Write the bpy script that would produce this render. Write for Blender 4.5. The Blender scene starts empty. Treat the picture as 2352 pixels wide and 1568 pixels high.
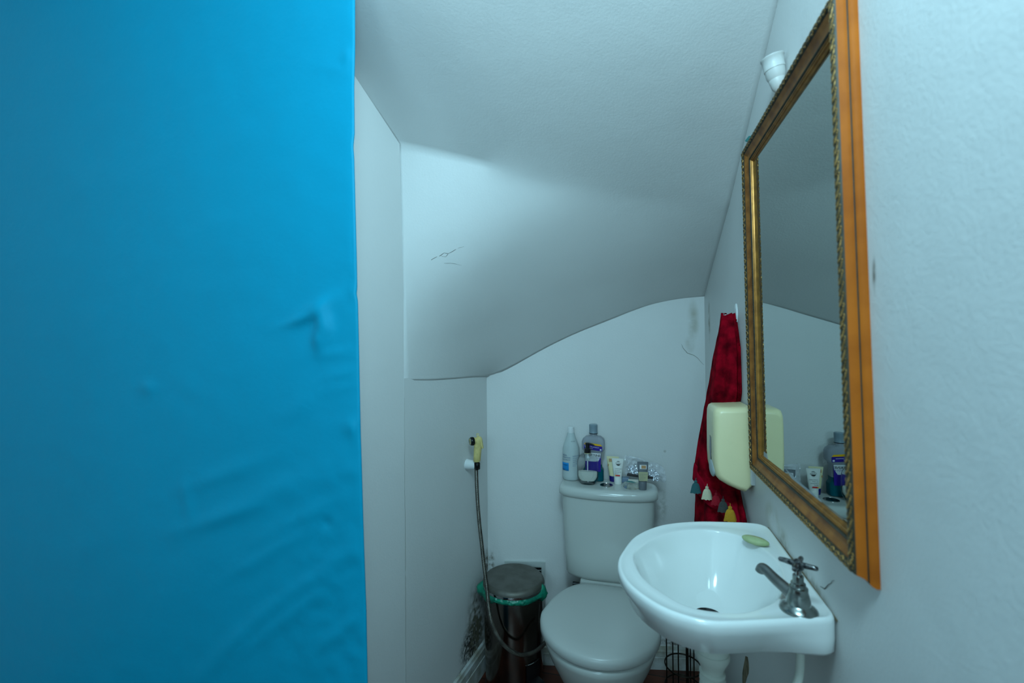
import bpy, bmesh, math, random
from math import sin, cos, pi, radians, sqrt, atan2, exp
from mathutils import Vector, Matrix, Euler, noise
random.seed(7)
C = bpy.context.scene.collection
sc = bpy.context.scene

# ------------------------------------------------------------------ camera
F = 1045.33
RC = Matrix.Rotation(radians(14.7), 3, 'Z') @ Matrix.Rotation(radians(90.66), 3, 'X') @ Matrix.Rotation(radians(-0.5), 3, 'Z')
EYE = Vector((0, 0, 1.3))
cd = bpy.data.cameras.new('camera'); cam = bpy.data.objects.new('camera', cd); C.objects.link(cam)
cam.matrix_world = Matrix.Translation(EYE) @ RC.to_4x4()
cd.sensor_width = 36; cd.lens = 16.0; cd.clip_start = 0.02
cd.dof.use_dof = True; cd.dof.focus_distance = 1.45; cd.dof.aperture_fstop = 3.2
sc.camera = cam

def ray(px, py): return RC @ Vector(((px-1176)/F, -(py-784)/F, -1))
def onX(px, py, c): d = ray(px, py); return EYE + d*(c/d.x)
def onY(px, py, c): d = ray(px, py); return EYE + d*(c/d.y)
def onZ(px, py, c): d = ray(px, py); return EYE + d*((c-EYE.z)/d.z)
def back_y(x): return 1.8145 + .19*(x+.587)
def left_x(y): return -.587 + .125*(y-1.8145)
def onBack(px, py): d = ray(px, py); return EYE + d*((1.8145+.19*.587)/(d.y-.19*d.x))
def onLeft(px, py): d = ray(px, py); return EYE + d*((-.587-.125*1.8145)/(d.x-.125*d.y))

# ------------------------------------------------------------------ materials
def nt(name):
    m = bpy.data.materials.new(name); m.use_nodes = True
    n = m.node_tree.nodes; l = m.node_tree.links
    return m, n, l, n['Principled BSDF']
def lin(c):
    return tuple(((v/12.92) if v <= .04045 else ((v+.055)/1.055)**2.4) for v in c)
def rgb(r, g, b): return lin((r/255, g/255, b/255)) + (1,)
def mat(name, col, rough=.5, metal=0, spec=.5, trans=0, ior=1.45, alpha=1, var=0, vscale=30, bump=0, bscale=200, coat=0, sheen=0, var2=None):
    m, n, l, p = nt(name)
    p.inputs['Base Color'].default_value = col
    p.inputs['Roughness'].default_value = rough; p.inputs['Metallic'].default_value = metal
    p.inputs['Specular IOR Level'].default_value = spec
    p.inputs['Transmission Weight'].default_value = trans; p.inputs['IOR'].default_value = ior
    p.inputs['Alpha'].default_value = alpha; p.inputs['Coat Weight'].default_value = coat
    if sheen: p.inputs['Sheen Weight'].default_value = sheen
    if var or var2:
        tc = n.new('ShaderNodeTexCoord'); no = n.new('ShaderNodeTexNoise'); no.inputs['Scale'].default_value = vscale; no.inputs['Detail'].default_value = 4
        l.new(tc.outputs['Object'], no.inputs['Vector'])
        r = n.new('ShaderNodeMapRange'); r.inputs['From Min'].default_value = .38; r.inputs['From Max'].default_value = .62
        l.new(no.outputs['Fac'], r.inputs['Value'])
        mx = n.new('ShaderNodeMix'); mx.data_type = 'RGBA'
        mx.inputs['A'].default_value = col
        mx.inputs['B'].default_value = var2 if var2 else tuple(v*(1-var) for v in col[:3])+(1,)
        l.new(r.outputs['Result'], mx.inputs['Factor']); l.new(mx.outputs['Result'], p.inputs['Base Color'])
    if bump:
        tc = n.new('ShaderNodeTexCoord'); no = n.new('ShaderNodeTexNoise'); no.inputs['Scale'].default_value = bscale; no.inputs['Detail'].default_value = 4
        l.new(tc.outputs['Object'], no.inputs['Vector'])
        b = n.new('ShaderNodeBump'); b.inputs['Strength'].default_value = bump; b.inputs['Distance'].default_value = .002
        l.new(no.outputs['Fac'], b.inputs['Height']); l.new(b.outputs['Normal'], p.inputs['Normal'])
    return m
def paint(name, col, rough=.5, stains=(), bump=.27, bscale=170, big=.25, spec=.35):
    """painted plaster: fine roller texture, lumps, and stains of a fixed shape: (centre, radii, colour, strength, noise scale)"""
    m, n, l, p = nt(name)
    p.inputs['Roughness'].default_value = rough
    p.inputs['Specular IOR Level'].default_value = spec
    g = n.new('ShaderNodeNewGeometry')
    def noisy(s, d=5):
        no = n.new('ShaderNodeTexNoise'); no.inputs['Scale'].default_value = s; no.inputs['Detail'].default_value = d
        l.new(g.outputs['Position'], no.inputs['Vector']); return no
    cur = None
    n0 = noisy(5)
    mx = n.new('ShaderNodeMix'); mx.data_type = 'RGBA'; mx.inputs['A'].default_value = col
    mx.inputs['B'].default_value = tuple(v*.93 for v in col[:3])+(1,)
    l.new(n0.outputs['Fac'], mx.inputs['Factor']); cur = mx.outputs['Result']
    for (c, rad, sc_, st, ns) in stains:
        s = n.new('ShaderNodeVectorMath'); s.operation = 'SUBTRACT'; l.new(g.outputs['Position'], s.inputs[0]); s.inputs[1].default_value = c
        d = n.new('ShaderNodeVectorMath'); d.operation = 'DIVIDE'; l.new(s.outputs[0], d.inputs[0]); d.inputs[1].default_value = rad
        ln = n.new('ShaderNodeVectorMath'); ln.operation = 'LENGTH'; l.new(d.outputs[0], ln.inputs[0])
        a = n.new('ShaderNodeMapRange'); a.inputs['From Min'].default_value = 1; a.inputs['From Max'].default_value = 0.2; a.interpolation_type = 'SMOOTHSTEP'
        l.new(ln.outputs['Value'], a.inputs['Value'])
        no = noisy(ns, 6)
        b = n.new('ShaderNodeMapRange'); b.inputs['From Min'].default_value = .36; b.inputs['From Max'].default_value = .6
        l.new(no.outputs['Fac'], b.inputs['Value'])
        mu = n.new('ShaderNodeMath'); mu.operation = 'MULTIPLY'; l.new(a.outputs['Result'], mu.inputs[0]); l.new(b.outputs['Result'], mu.inputs[1])
        m2 = n.new('ShaderNodeMath'); m2.operation = 'MULTIPLY'; m2.use_clamp = True; l.new(mu.outputs[0], m2.inputs[0]); m2.inputs[1].default_value = st
        x = n.new('ShaderNodeMix'); x.data_type = 'RGBA'; l.new(m2.outputs[0], x.inputs['Factor']); l.new(cur, x.inputs['A']); x.inputs['B'].default_value = sc_
        cur = x.outputs['Result']
    l.new(cur, p.inputs['Base Color'])
    f = noisy(bscale, 3); h = noisy(14, 3)
    ad = n.new('ShaderNodeMath'); ad.operation = 'MULTIPLY_ADD'; l.new(h.outputs['Fac'], ad.inputs[0]); ad.inputs[1].default_value = big*10; l.new(f.outputs['Fac'], ad.inputs[2])
    b = n.new('ShaderNodeBump'); b.inputs['Strength'].default_value = bump; b.inputs['Distance'].default_value = .0016
    l.new(ad.outputs[0], b.inputs['Height']); l.new(b.outputs['Normal'], p.inputs['Normal'])
    return m

WHITE = rgb(222, 222, 220)
BROWNST = rgb(120, 105, 62)
M = {}
M['ceil'] = paint('ceiling_paint', WHITE)
M['wall'] = paint('wall_paint', WHITE)
cB = onBack(1590, 745); cB2 = onBack(1600, 690)
M['back'] = paint('back_wall_paint', WHITE, stains=[
    (tuple(onBack(1592, 735)), (.030, .05, .10), rgb(120, 112, 66), .62, 9),
    (tuple(onBack(1585, 785)), (.026, .05, .055), rgb(112, 104, 62), .5, 13),
    (tuple(onBack(1128, 1290)), (.02, .05, .06), rgb(90, 80, 55), .8, 60),
    (tuple(onBack(1527, 1036)), (.008, .03, .008), rgb(160, 158, 146), .9, 2),
    (tuple(onBack(1560, 1475)), (.14, .1, .02), rgb(90, 82, 66), .9, 70),
    (tuple(onBack(1520, 1160)), (.03, .03, .09), rgb(150, 152, 140), .5, 60)])
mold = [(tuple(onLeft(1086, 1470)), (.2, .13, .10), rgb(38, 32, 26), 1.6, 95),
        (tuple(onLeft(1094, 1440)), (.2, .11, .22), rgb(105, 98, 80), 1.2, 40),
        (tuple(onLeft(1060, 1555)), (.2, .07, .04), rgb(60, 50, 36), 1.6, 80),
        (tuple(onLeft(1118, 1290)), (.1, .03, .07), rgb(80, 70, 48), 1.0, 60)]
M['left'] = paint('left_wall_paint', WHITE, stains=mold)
M['right'] = paint('right_wall_paint', WHITE, stains=[
    (tuple(onX(1629, 735, .288)), (.1, .035, .1), rgb(112, 104, 66), .7, 25),
    (tuple(onX(1775, 1195, .288)), (.1, .07, .045), rgb(168, 160, 128), .8, 16),
    (tuple(onX(1800, 1250, .288)), (.1, .05, .04), rgb(140, 130, 96), .6, 40),
    (tuple(onX(1860, 1340, .288)), (.1, .10, .028), rgb(128, 122, 98), .7, 45),
    (tuple(onX(2008, 630, .288)), (.1, .006, .03), rgb(70, 66, 44), .8, 30)])
M['blue'] = paint('blue_wall_paint', rgb(0, 146, 182), rough=.45, bump=.18, bscale=90, big=.5, spec=.16)
M['porc'] = mat('white_porcelain', rgb(226, 230, 228), rough=.12, coat=.3)
M['porc2'] = mat('toilet_porcelain', rgb(194, 197, 192), rough=.16, coat=.2)
M['seatp'] = mat('seat_plastic', rgb(188, 190, 186), rough=.28)
M['chrome'] = mat('worn_chrome', rgb(162, 168, 164), rough=.22, metal=1, var=.45, vscale=60)
M['chromed'] = mat('dark_worn_chrome', rgb(70, 72, 74), rough=.2, metal=1, var=.6, vscale=90)
M['chromeb'] = mat('bright_chrome', rgb(170, 172, 172), rough=.1, metal=1)
M['steel'] = mat('bin_steel', rgb(105, 96, 90), rough=.16, metal=1, var=.25, vscale=8)
M['lidsteel'] = mat('dusty_lid_steel', rgb(112, 110, 104), rough=.5, metal=.55, var2=rgb(96, 94, 86), vscale=18)
M['black'] = mat('black_plastic', rgb(16, 16, 18), rough=.35)
M['linr'] = mat('green_liner_film', rgb(20, 150, 118), rough=.3, trans=.15, var2=rgb(12, 110, 90), vscale=40)
M['towel'] = mat('red_terry', rgb(158, 8, 30), rough=1, spec=.05, var2=rgb(84, 2, 14), vscale=24, bump=1, bscale=420)
M['towelhem'] = mat('red_hem', rgb(150, 10, 34), rough=1, spec=.05, bump=.6, bscale=300)
for k, c in dict(teal=(46, 92, 96), cream=(205, 200, 170), red=(150, 12, 34), charcoal=(62, 66, 64), yellow=(190, 140, 34)).items():
    M['ts_'+k] = mat('yarn_'+k, rgb(*c), rough=.95, bump=.8, bscale=300)
M['disp'] = mat('cream_plastic', rgb(232, 222, 176), rough=.3, var=.05, vscale=10)
M['whitep'] = mat('white_plastic', rgb(225, 228, 228), rough=.35)
M['pipe'] = mat('grey_white_plastic', rgb(196, 200, 190), rough=.4)
M['yel'] = mat('yellowed_plastic', rgb(222, 202, 134), rough=.45, spec=.3, var2=rgb(200, 182, 118), vscale=50)
M['wire'] = mat('dark_wire', rgb(52, 46, 38), rough=.4, metal=.8)
M['hose'] = mat('braided_steel', rgb(120, 116, 108), rough=.3, metal=.9, var=.4, vscale=40)
M['orange'] = mat('orange_gilt_wood', (.46, .118, .012, 1), rough=.55, var2=(.34, .082, .009, 1), vscale=14, spec=.1)
M['cove'] = mat('antique_brown_gilt', (.34, .125, .022, 1), rough=.42, var2=(.20, .065, .010, 1), vscale=40, metal=.15, spec=.35)
M['darkfr'] = mat('dark_frame_base', rgb(58, 52, 36), rough=.55, var=.4, vscale=60)
M['gold'] = mat('rubbed_gold', (.46, .26, .08, 1), rough=.34, metal=.5, var2=(.16, .095, .03, 1), vscale=150)
M['gilt'] = mat('gilt_bead', (.40, .17, .03, 1), rough=.32, metal=.55, var=.35, vscale=60)
M['glass'] = mat('silvered_glass', (.50, .56, .54, 1), rough=.012, metal=1)
M['tape'] = mat('clear_tape', rgb(200, 210, 215), rough=.3, alpha=.42)
M['tealt'] = mat('teal_paint_fleck', rgb(0, 150, 150), rough=.5)
M['soap'] = mat('green_soap', rgb(172, 184, 138), rough=.5, spec=.3, var2=rgb(158, 174, 124), vscale=60)
M['soapr'] = mat('soap_line', rgb(150, 120, 84), rough=.6)
M['clearp'] = mat('cloudy_clear_plastic', rgb(226, 236, 236), rough=.25, trans=.45, ior=1.15)
M['clearg'] = mat('clear_plastic', rgb(246, 250, 250), rough=.04, trans=1, ior=1.10, coat=.5)
M['water'] = mat('cloudy_liquid', rgb(196, 212, 212), rough=.25, trans=.2, ior=1.15)
M['lotion'] = mat('white_foam_soap', rgb(215, 216, 206), rough=.4)
M['greyb'] = mat('smoky_bottle_plastic', rgb(196, 200, 208), rough=.12, trans=.6, ior=1.12)
M['teal'] = mat('teal_mouthwash', rgb(0, 96, 110), rough=.12, trans=.3, ior=1.2)
M['capgrey'] = mat('grey_blue_cap', rgb(140, 160, 172), rough=.3, trans=.2)
M['lblue'] = mat('bright_blue_label', rgb(0, 130, 200), rough=.5)
M['purple'] = mat('purple_label', rgb(48, 24, 138), rough=.35)
M['lyel'] = mat('yellow_label', rgb(236, 178, 10), rough=.4)
M['lwhite'] = mat('white_label', rgb(220, 222, 224), rough=.4)
M['inkb'] = mat('black_ink', rgb(12, 12, 16), rough=.5)
M['inkblue'] = mat('blue_ink', rgb(40, 90, 150), rough=.5)
M['inkgrey'] = mat('grey_ink', rgb(130, 132, 130), rough=.5)
M['inkgold'] = mat('gold_ink', rgb(184, 140, 96), rough=.5)
M['inkred'] = mat('red_ink', rgb(190, 24, 30), rough=.5)
M['cream'] = mat('cream_tube', rgb(226, 218, 176), rough=.35)
M['navy'] = mat('navy_cap', rgb(22, 16, 110), rough=.35)
M['wtube'] = mat('white_tube', rgb(226, 226, 220), rough=.35)
M['gtube'] = mat('slate_tube', rgb(104, 110, 116), rough=.4)
M['beigel'] = mat('beige_label', rgb(176, 172, 134), rough=.5)
M['bag'] = mat('shiny_clear_film', rgb(220, 222, 228), rough=.07, alpha=.34, metal=.0, spec=1, coat=1)
M['foil'] = mat('foil', rgb(235, 238, 245), rough=.2, metal=.75)
M['packl'] = mat('grey_white_plastic_lever', rgb(176, 186, 186), rough=.4)
M['packd'] = mat('dark_packet', rgb(48, 46, 48), rough=.5)
M['packb'] = mat('blue_grey_packet', rgb(110, 130, 152), rough=.4)
M['boxw'] = mat('white_carton', rgb(222, 220, 205), rough=.5)
M['potc'] = mat('teal_balm', rgb(30, 120, 118), rough=.4)
M['seam'] = mat('plaster_seam', rgb(150, 150, 140), rough=.9)
M['seam2'] = mat('thin_crack', rgb(104, 100, 84), rough=.9)
M['crack'] = mat('crack_dark', rgb(70, 66, 54), rough=.9)
M['peel'] = mat('peeled_plaster', rgb(140, 128, 104), rough=.8, var2=rgb(104, 90, 68), vscale=50)
M['grille'] = mat('grille_plastic', rgb(190, 194, 190), rough=.5)
M['base'] = mat('baseboard_paint', rgb(196, 200, 198), rough=.4, var2=rgb(150, 146, 132), vscale=16)
M['sock'] = mat('white_lampholder', rgb(196, 196, 192), rough=.4)
M['wirer'] = mat('violet_wire', rgb(90, 50, 80), rough=.5)
def floor_mat():
    m, n, l, p = nt('dark_red_wood_floor')
    g = n.new('ShaderNodeNewGeometry'); w = n.new('ShaderNodeTexWave'); w.inputs['Scale'].default_value = 3; w.inputs['Distortion'].default_value = 6; w.inputs['Detail'].default_value = 4
    mp = n.new('ShaderNodeMapping'); mp.inputs['Scale'].default_value = (.6, 4, 1)
    l.new(g.outputs['Position'], mp.inputs['Vector']); l.new(mp.outputs['Vector'], w.inputs['Vector'])
    br = n.new('ShaderNodeTexBrick'); br.inputs['Scale'].default_value = 1; br.inputs['Brick Width'].default_value = .9; br.inputs['Row Height'].default_value = .09; br.inputs['Mortar Size'].default_value = .002
    br.inputs['Color1'].default_value = rgb(112, 52, 30); br.inputs['Color2'].default_value = rgb(88, 38, 22); br.inputs['Mortar'].default_value = rgb(20, 10, 8)
    l.new(g.outputs['Position'], br.inputs['Vector'])
    mx = n.new('ShaderNodeMix'); mx.data_type = 'RGBA'; mx.blend_type = 'MULTIPLY'; mx.inputs['Factor'].default_value = .5
    l.new(br.outputs['Color'], mx.inputs['A']); l.new(w.outputs['Color'], mx.inputs['B']); l.new(mx.outputs['Result'], p.inputs['Base Color'])
    p.inputs['Roughness'].default_value = .3
    return m
M['floor'] = floor_mat()

# ------------------------------------------------------------------ build helpers
WL = {}
def wl(o): return WL.get(o.name, Vector((0, 0, 0)))
def obj(name, bm, m, parent=None, label=None, smooth=40, recalc=True):
    if recalc: bmesh.ops.recalc_face_normals(bm, faces=bm.faces)
    me = bpy.data.meshes.new(name); bm.to_mesh(me); bm.free()
    for mm in (m if isinstance(m, (list, tuple)) else [m]): me.materials.append(mm)
    if smooth:
        for p in me.polygons: p.use_smooth = True
        me.set_sharp_from_angle(angle=radians(smooth))
    o = bpy.data.objects.new(name, me); C.objects.link(o)
    if parent:
        o.parent = parent; o.location = -wl(parent)
    if label: o['label'] = label
    return o
def thing(name, label, cat, loc=(0, 0, 0), group=None):
    o = bpy.data.objects.new(name, None); o.empty_display_size = .05; C.objects.link(o); o.location = loc
    WL[o.name] = Vector(loc); o['label'] = label; o['category'] = cat
    if group: o['group'] = group
    return o
def tag(o, label, cat, group=None):
    o['label'] = label; o['category'] = cat
    if group: o['group'] = group
    return o
def struct(name, bm, m, parent=None, **k):
    o = obj(name, bm, m, parent, **k)
    if not parent: o['kind'] = 'structure'
    return o
def loft(bm, rings, closed=True, cap0=True, cap1=True, mi=0):
    vs = [[bm.verts.new(p) for p in r] for r in rings]
    n = len(vs[0])
    for a, b in zip(vs, vs[1:]):
        for i in range(n if closed else n-1):
            j = (i+1) % n
            try:
                f = bm.faces.new((a[i], a[j], b[j], b[i])); f.material_index = mi
            except ValueError: pass
    if closed and cap0: bm.faces.new(vs[0][::-1]).material_index = mi
    if closed and cap1: bm.faces.new(vs[-1]).material_index = mi
    return vs
def box(bm, lo, hi, bev=0, mi=0, seg=2):
    lo, hi = Vector(lo), Vector(hi)
    r = bmesh.ops.create_cube(bm, size=1); vs = r['verts']
    for v in vs: v.co = Vector(((lo.x+hi.x)/2+v.co.x*(hi.x-lo.x), (lo.y+hi.y)/2+v.co.y*(hi.y-lo.y), (lo.z+hi.z)/2+v.co.z*(hi.z-lo.z)))
    fs = set(f for v in vs for f in v.link_faces)
    for f in fs: f.material_index = mi
    if bev:
        es = list(set(e for v in vs for e in v.link_edges))
        bmesh.ops.bevel(bm, geom=es, offset=bev, segments=seg, affect='EDGES', profile=.6)
def prism(bm, poly, vec, bev=0):
    vs = [bm.verts.new(p) for p in poly]; f = bm.faces.new(vs)
    r = bmesh.ops.extrude_face_region(bm, geom=[f])
    nv = [g for g in r['geom'] if isinstance(g, bmesh.types.BMVert)]
    for v in nv: v.co += Vector(vec)
    if bev:
        bmesh.ops.bevel(bm, geom=list(bm.edges), offset=bev, segments=3, affect='EDGES', profile=.6)
def lathe(bm, prof, c=(0, 0, 0), n=32, sx=1, sy=1, mat3=None, mi=0):
    """prof: (r, z) list; rotated about z, then mat3, then moved to c"""
    rings = []
    for r, z in prof:
        ring = []
        for i in range(n):
            a = 2*pi*i/n; p = Vector((max(r, 1e-5)*cos(a)*sx, max(r, 1e-5)*sin(a)*sy, z))
            if mat3 is not None: p = mat3 @ p
            ring.append(p+Vector(c))
        rings.append(ring)
    loft(bm, rings, mi=mi)
def catmull(pts, sub=8):
    pts = [Vector(p) for p in pts]; out = []
    P = [pts[0]*2-pts[1]]+pts+[pts[-1]*2-pts[-2]]
    for i in range(1, len(P)-2):
        for k in range(sub):
            t = k/sub; a, b, c, d = P[i-1], P[i], P[i+1], P[i+2]
            out.append(.5*((2*b)+(c-a)*t+(2*a-5*b+4*c-d)*t*t+(3*b-a-3*c+d)*t**3))
    out.append(pts[-1]); return out
def tube(bm, path, r, n=12, rf=None, mi=0, caps=True):
    path = [Vector(p) for p in path]; rings = []
    up = Vector((0, 0, 1)); t0 = (path[1]-path[0]).normalized()
    if abs(t0.dot(up)) > .9: up = Vector((1, 0, 0))
    nrm = (up-t0*up.dot(t0)).normalized()
    for i, p in enumerate(path):
        t = (path[min(i+1, len(path)-1)]-path[max(i-1, 0)]).normalized()
        nrm = (nrm-t*nrm.dot(t)).normalized(); b = t.cross(nrm)
        rr = rf(i/(len(path)-1)) if rf else r
        rings.append([p+(nrm*cos(2*pi*k/n)+b*sin(2*pi*k/n))*rr for k in range(n)])
    loft(bm, rings, mi=mi, cap0=caps, cap1=caps)
def ring_tube(bm, c, R, r, n=40, m=8, axis=None, mi=0):
    vs = []
    for i in range(n):
        a = 2*pi*i/n; row = []
        for k in range(m):
            b = 2*pi*k/m; p = Vector(((R+r*cos(b))*cos(a), (R+r*cos(b))*sin(a), r*sin(b)))
            if axis is not None: p = axis @ p
            row.append(bm.verts.new(p+Vector(c)))
        vs.append(row)
    for i in range(n):
        for k in range(m):
            f = bm.faces.new((vs[i][k], vs[(i+1) % n][k], vs[(i+1) % n][(k+1) % m], vs[i][(k+1) % m])); f.material_index = mi
def blob(bm, c, rad, rot=None, sub=2, mi=0):
    r = bmesh.ops.create_icosphere(bm, subdivisions=sub, radius=1)
    for v in r['verts']:
        p = Vector((v.co.x*rad[0], v.co.y*rad[1], v.co.z*rad[2]))
        if rot is not None: p = rot @ p
        v.co = p+Vector(c)
    for f in set(f for v in r['verts'] for f in v.link_faces): f.material_index = mi
def sgn(v): return -1 if v < 0 else 1
def srect(cx, cy, z, hx, hy, n=4.0, N=48, bow=0):
    """superellipse ring; bow pushes the -y side out in the middle"""
    out = []
    for i in range(N):
        a = 2*pi*i/N+pi/N
        x = sgn(cos(a))*abs(cos(a))**(2/n)*hx; y = sgn(sin(a))*abs(sin(a))**(2/n)*hy
        if y < 0 and bow: y -= bow*(1-(x/hx)**2)*(-y/hy)
        out.append(Vector((cx+x, cy+y, z)))
    return out
def text(name, s, size, m, parent, origin, xdir, up, bold=0):
    cu = bpy.data.curves.new(name, 'FONT'); cu.body = s; cu.size = size; cu.extrude = .00008; cu.offset = bold; cu.align_x = 'LEFT'
    t = bpy.data.objects.new('tmp', cu); C.objects.link(t)
    dg = bpy.context.evaluated_depsgraph_get(); me = bpy.data.meshes.new_from_object(t.evaluated_get(dg))
    bpy.data.objects.remove(t)
    xd = Vector(xdir).normalized(); ud = Vector(up).normalized(); nd = xd.cross(ud)
    for v in me.vertices: v.co = Vector(origin)+xd*v.co.x+ud*v.co.y+nd*v.co.z
    me.materials.clear(); me.materials.append(m)
    o = bpy.data.objects.new(name, me); C.objects.link(o)
    if parent: o.parent = parent; o.location = -wl(parent) if parent.type == 'EMPTY' else Vector((0, 0, 0))
    return o

# ------------------------------------------------------------------ the room
XR = .288
bm = bmesh.new(); box(bm, (-2.4, -2.6, -.06), (.5, 2.2, 0)); struct('floor', bm, M['floor'], smooth=0)
bm = bmesh.new(); box(bm, (XR, -2.6, 0), (XR+.1, 2.15, 2.6)); struct('wall_right', bm, M['right'], smooth=0)
# back wall, oblique
bm = bmesh.new()
a0, a1 = Vector((-.70, back_y(-.70), 0)), Vector((.40, back_y(.40), 0))
prism(bm, [a0, a1, a1+Vector((0, 0, 1.75)), a0+Vector((0, 0, 1.75))], (-.02, .1, 0)); wb = struct('wall_back', bm, M['back'], smooth=0)
# left wall
bm = bmesh.new()
y1, y2 = 1.235, 1.86
a0, a1 = Vector((left_x(y1), y1, 0)), Vector((left_x(y2), y2, 0))
prism(bm, [a0, a1, a1+Vector((0, 0, 1.192)), a0+Vector((0, 0, 1.208))], (-.1, 0, 0)); wlft = struct('wall_left', bm, M['left'], smooth=0)
# blue wall facing the hall, its edge and the white reveal behind the edge
edge = [(812, 0), (812, 60), (812, 120), (810, 200), (811, 305), (808, 336), (810, 362), (813, 480), (816, 600), (817, 660), (815.5, 674), (818.5, 692), (821, 800), (823, 900), (825, 1000), (827, 1060), (831, 1200), (836, 1350), (838, 1400), (841, 1568)]
BYP = .80    # plane of the blue wall
ez = [onY(a, b, BYP) for a, b in edge]
def edge_x(z):
    if z >= ez[0].z: return ez[0].x
    for p, q in zip(ez, ez[1:]):
        if q.z <= z <= p.z:
            t = (p.z-z)/max(p.z-q.z, 1e-6); return p.x+(q.x-p.x)*t
    return ez[-1].x
blobs = []   # px, py, r along, r across, angle (image degrees, up positive), height m
for a in [(725, 710, 44, 15, 24, .0085), (745, 740, 18, 30, 10, .0105), (733, 782, 15, 22, 0, .0075), (690, 735, 40, 8, 14, .0045), (770, 812, 40, 9, 8, .002),
          (340, 890, 20, 13, 0, .0036), (510, 1090, 120, 16, 20, .0032), (600, 1140, 150, 18, 24, .003), (520, 1185, 110, 14, 18, .0034), (430, 1150, 16, 40, 10, .0025),
          (690, 1190, 110, 16, 28, .0026), (620, 1270, 120, 14, 30, .0026), (720, 1330, 120, 16, 34, .003), (660, 1420, 130, 14, 38, .003), (760, 1100, 80, 18, 20, .002),
          (690, 930, 60, 20, 30, .0018), (780, 860, 40, 9, 10, .0018), (790, 890, 40, 10, 10, .0015), (560, 1450, 120, 14, 40, .0026), (780, 1450, 70, 14, 40, .003), (480, 1540, 110, 14, 42, .0025),
          (810, 980, 18, 16, 0, .004), (815, 672, 10, 12, 0, .004), (750, 1200, 12, 10, 0, -.003), (800, 130, 16, 14, 0, .003), (770, 160, 50, 12, -20, .0014),
          (520, 520, 90, 30, 10, .0012), (250, 420, 120, 40, 5, .0014), (600, 300, 100, 36, 20, .0012), (200, 760, 120, 40, 8, .0012), (210, 1250, 140, 30, 20, .0016)]:
    px, py, ra, rb, an, h = a
    p = onY(px, py, BYP); k = BYP/ray(px, py).y/F
    blobs.append((p.x, p.z, ra*k, rb*k, radians(an), h))
def bump(x, z):
    y = 0
    for bx, bz, ra, rb, an, h in blobs:
        dx, dz = x-bx, z-bz
        u = (dx*cos(an)+dz*sin(an))/ra; v = (-dx*sin(an)+dz*cos(an))/rb
        q = u*u+v*v
        if q < 12: y += h*exp(-q*.7)
    y += .0022*noise.noise(Vector((x*3, z*3, 0))) + .0007*noise.noise(Vector((x*14, z*22, 3)))
    near = max(0, 1-abs(edge_x(z)-x)/.3)*max(0, min(1, (1.25-z)/.5))
    y += near*.0022*noise.noise(Vector((x*22+z*16, z*30-x*14, 5)))
    return y
bm = bmesh.new()
zs = [0, .12, .25]+[.30+i*.0075 for i in range(int(2.1/.0075))]+[2.42, 2.6]
us = [0, .3, .5]+[.5+.5*(i+1)/190 for i in range(190)]
grid = []
for z in zs:
    ex = edge_x(z); row = []
    for u in us:
        x = -2.2+(ex+2.2)*u; row.append(bm.verts.new((x, BYP-bump(x, z)*max(.25, min(1, (ex-x)/.012)), z)))
    # rounded corner and return
    row.append(bm.verts.new((ex+.0012, BYP+.0012, z))); row.append(bm.verts.new((ex+.0016, BYP+.0035, z))); row.append(bm.verts.new((ex-.062, BYP+.06, z))); row.append(bm.verts.new((-2.2, BYP+.06, z)))
    grid.append(row)
for a, b in zip(grid, grid[1:]):
    for i in range(len(a)-1): bm.faces.new((a[i], a[i+1], b[i+1], b[i]))
struct('wall_front', bm, M['blue'], smooth=60)
# white reveal between the blue edge and the corner
cA, cBt = Vector((-.661, 1.225, 1.907)), Vector((-.659, 1.24, 1.206))
bm = bmesh.new(); rows = []
for i in range(61):
    z = 2.3*i/60; row = []
    for k in range(13):
        t = k/12; x0 = -.742
        x = x0+(left_x(1.235)-x0)*t+.0012*noise.noise(Vector((t*3, z*4, 9))); y = BYP+.06+(1.235-BYP-.06)*t
        row.append(bm.verts.new((x, y, z)))
    rows.append(row)
for a, b in zip(rows, rows[1:]):
    for i in range(12): bm.faces.new((a[i], a[i+1], b[i+1], b[i]))
r = bmesh.ops.extrude_face_region(bm, geom=list(bm.faces))
for v in [g for g in r['geom'] if isinstance(g, bmesh.types.BMVert)]: v.co.x -= .09
struct('wall_reveal', bm, M['wall'], smooth=40)

# stair soffit: upper slope
def rz(y):   # height of the slope along the right wall
    P = [(.88, 2.03), (.99, 1.975), (1.065, 1.937), (1.283, 1.818), (1.45, 1.733), (1.6, 1.652), (1.98, 1.495)]
    for (a, b), (c, d) in zip(P, P[1:]):
        if a <= y <= c: return b+(d-b)*(y-a)/(c-a)
    return P[0][1] if y < .88 else P[-1][1]
def lz(y): return 2.043-(y-.97)*.53
fold = [Vector((-.662, 1.222, 1.908)), Vector((-.59, 1.245, 1.893)), Vector((-.45, 1.295, 1.862)), Vector((-.305, 1.345, 1.826)), Vector((-.10, 1.40, 1.787)), Vector((.12, 1.44, 1.752)), Vector((.292, 1.46, 1.728))]
fold = catmull(fold, 10)
def fold_at(t):
    f = t*(len(fold)-1); i = min(int(f), len(fold)-2); return fold[i].lerp(fold[i+1], f-i)
bm = bmesh.new(); rows = []
NU, NV = 60, 30
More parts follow.
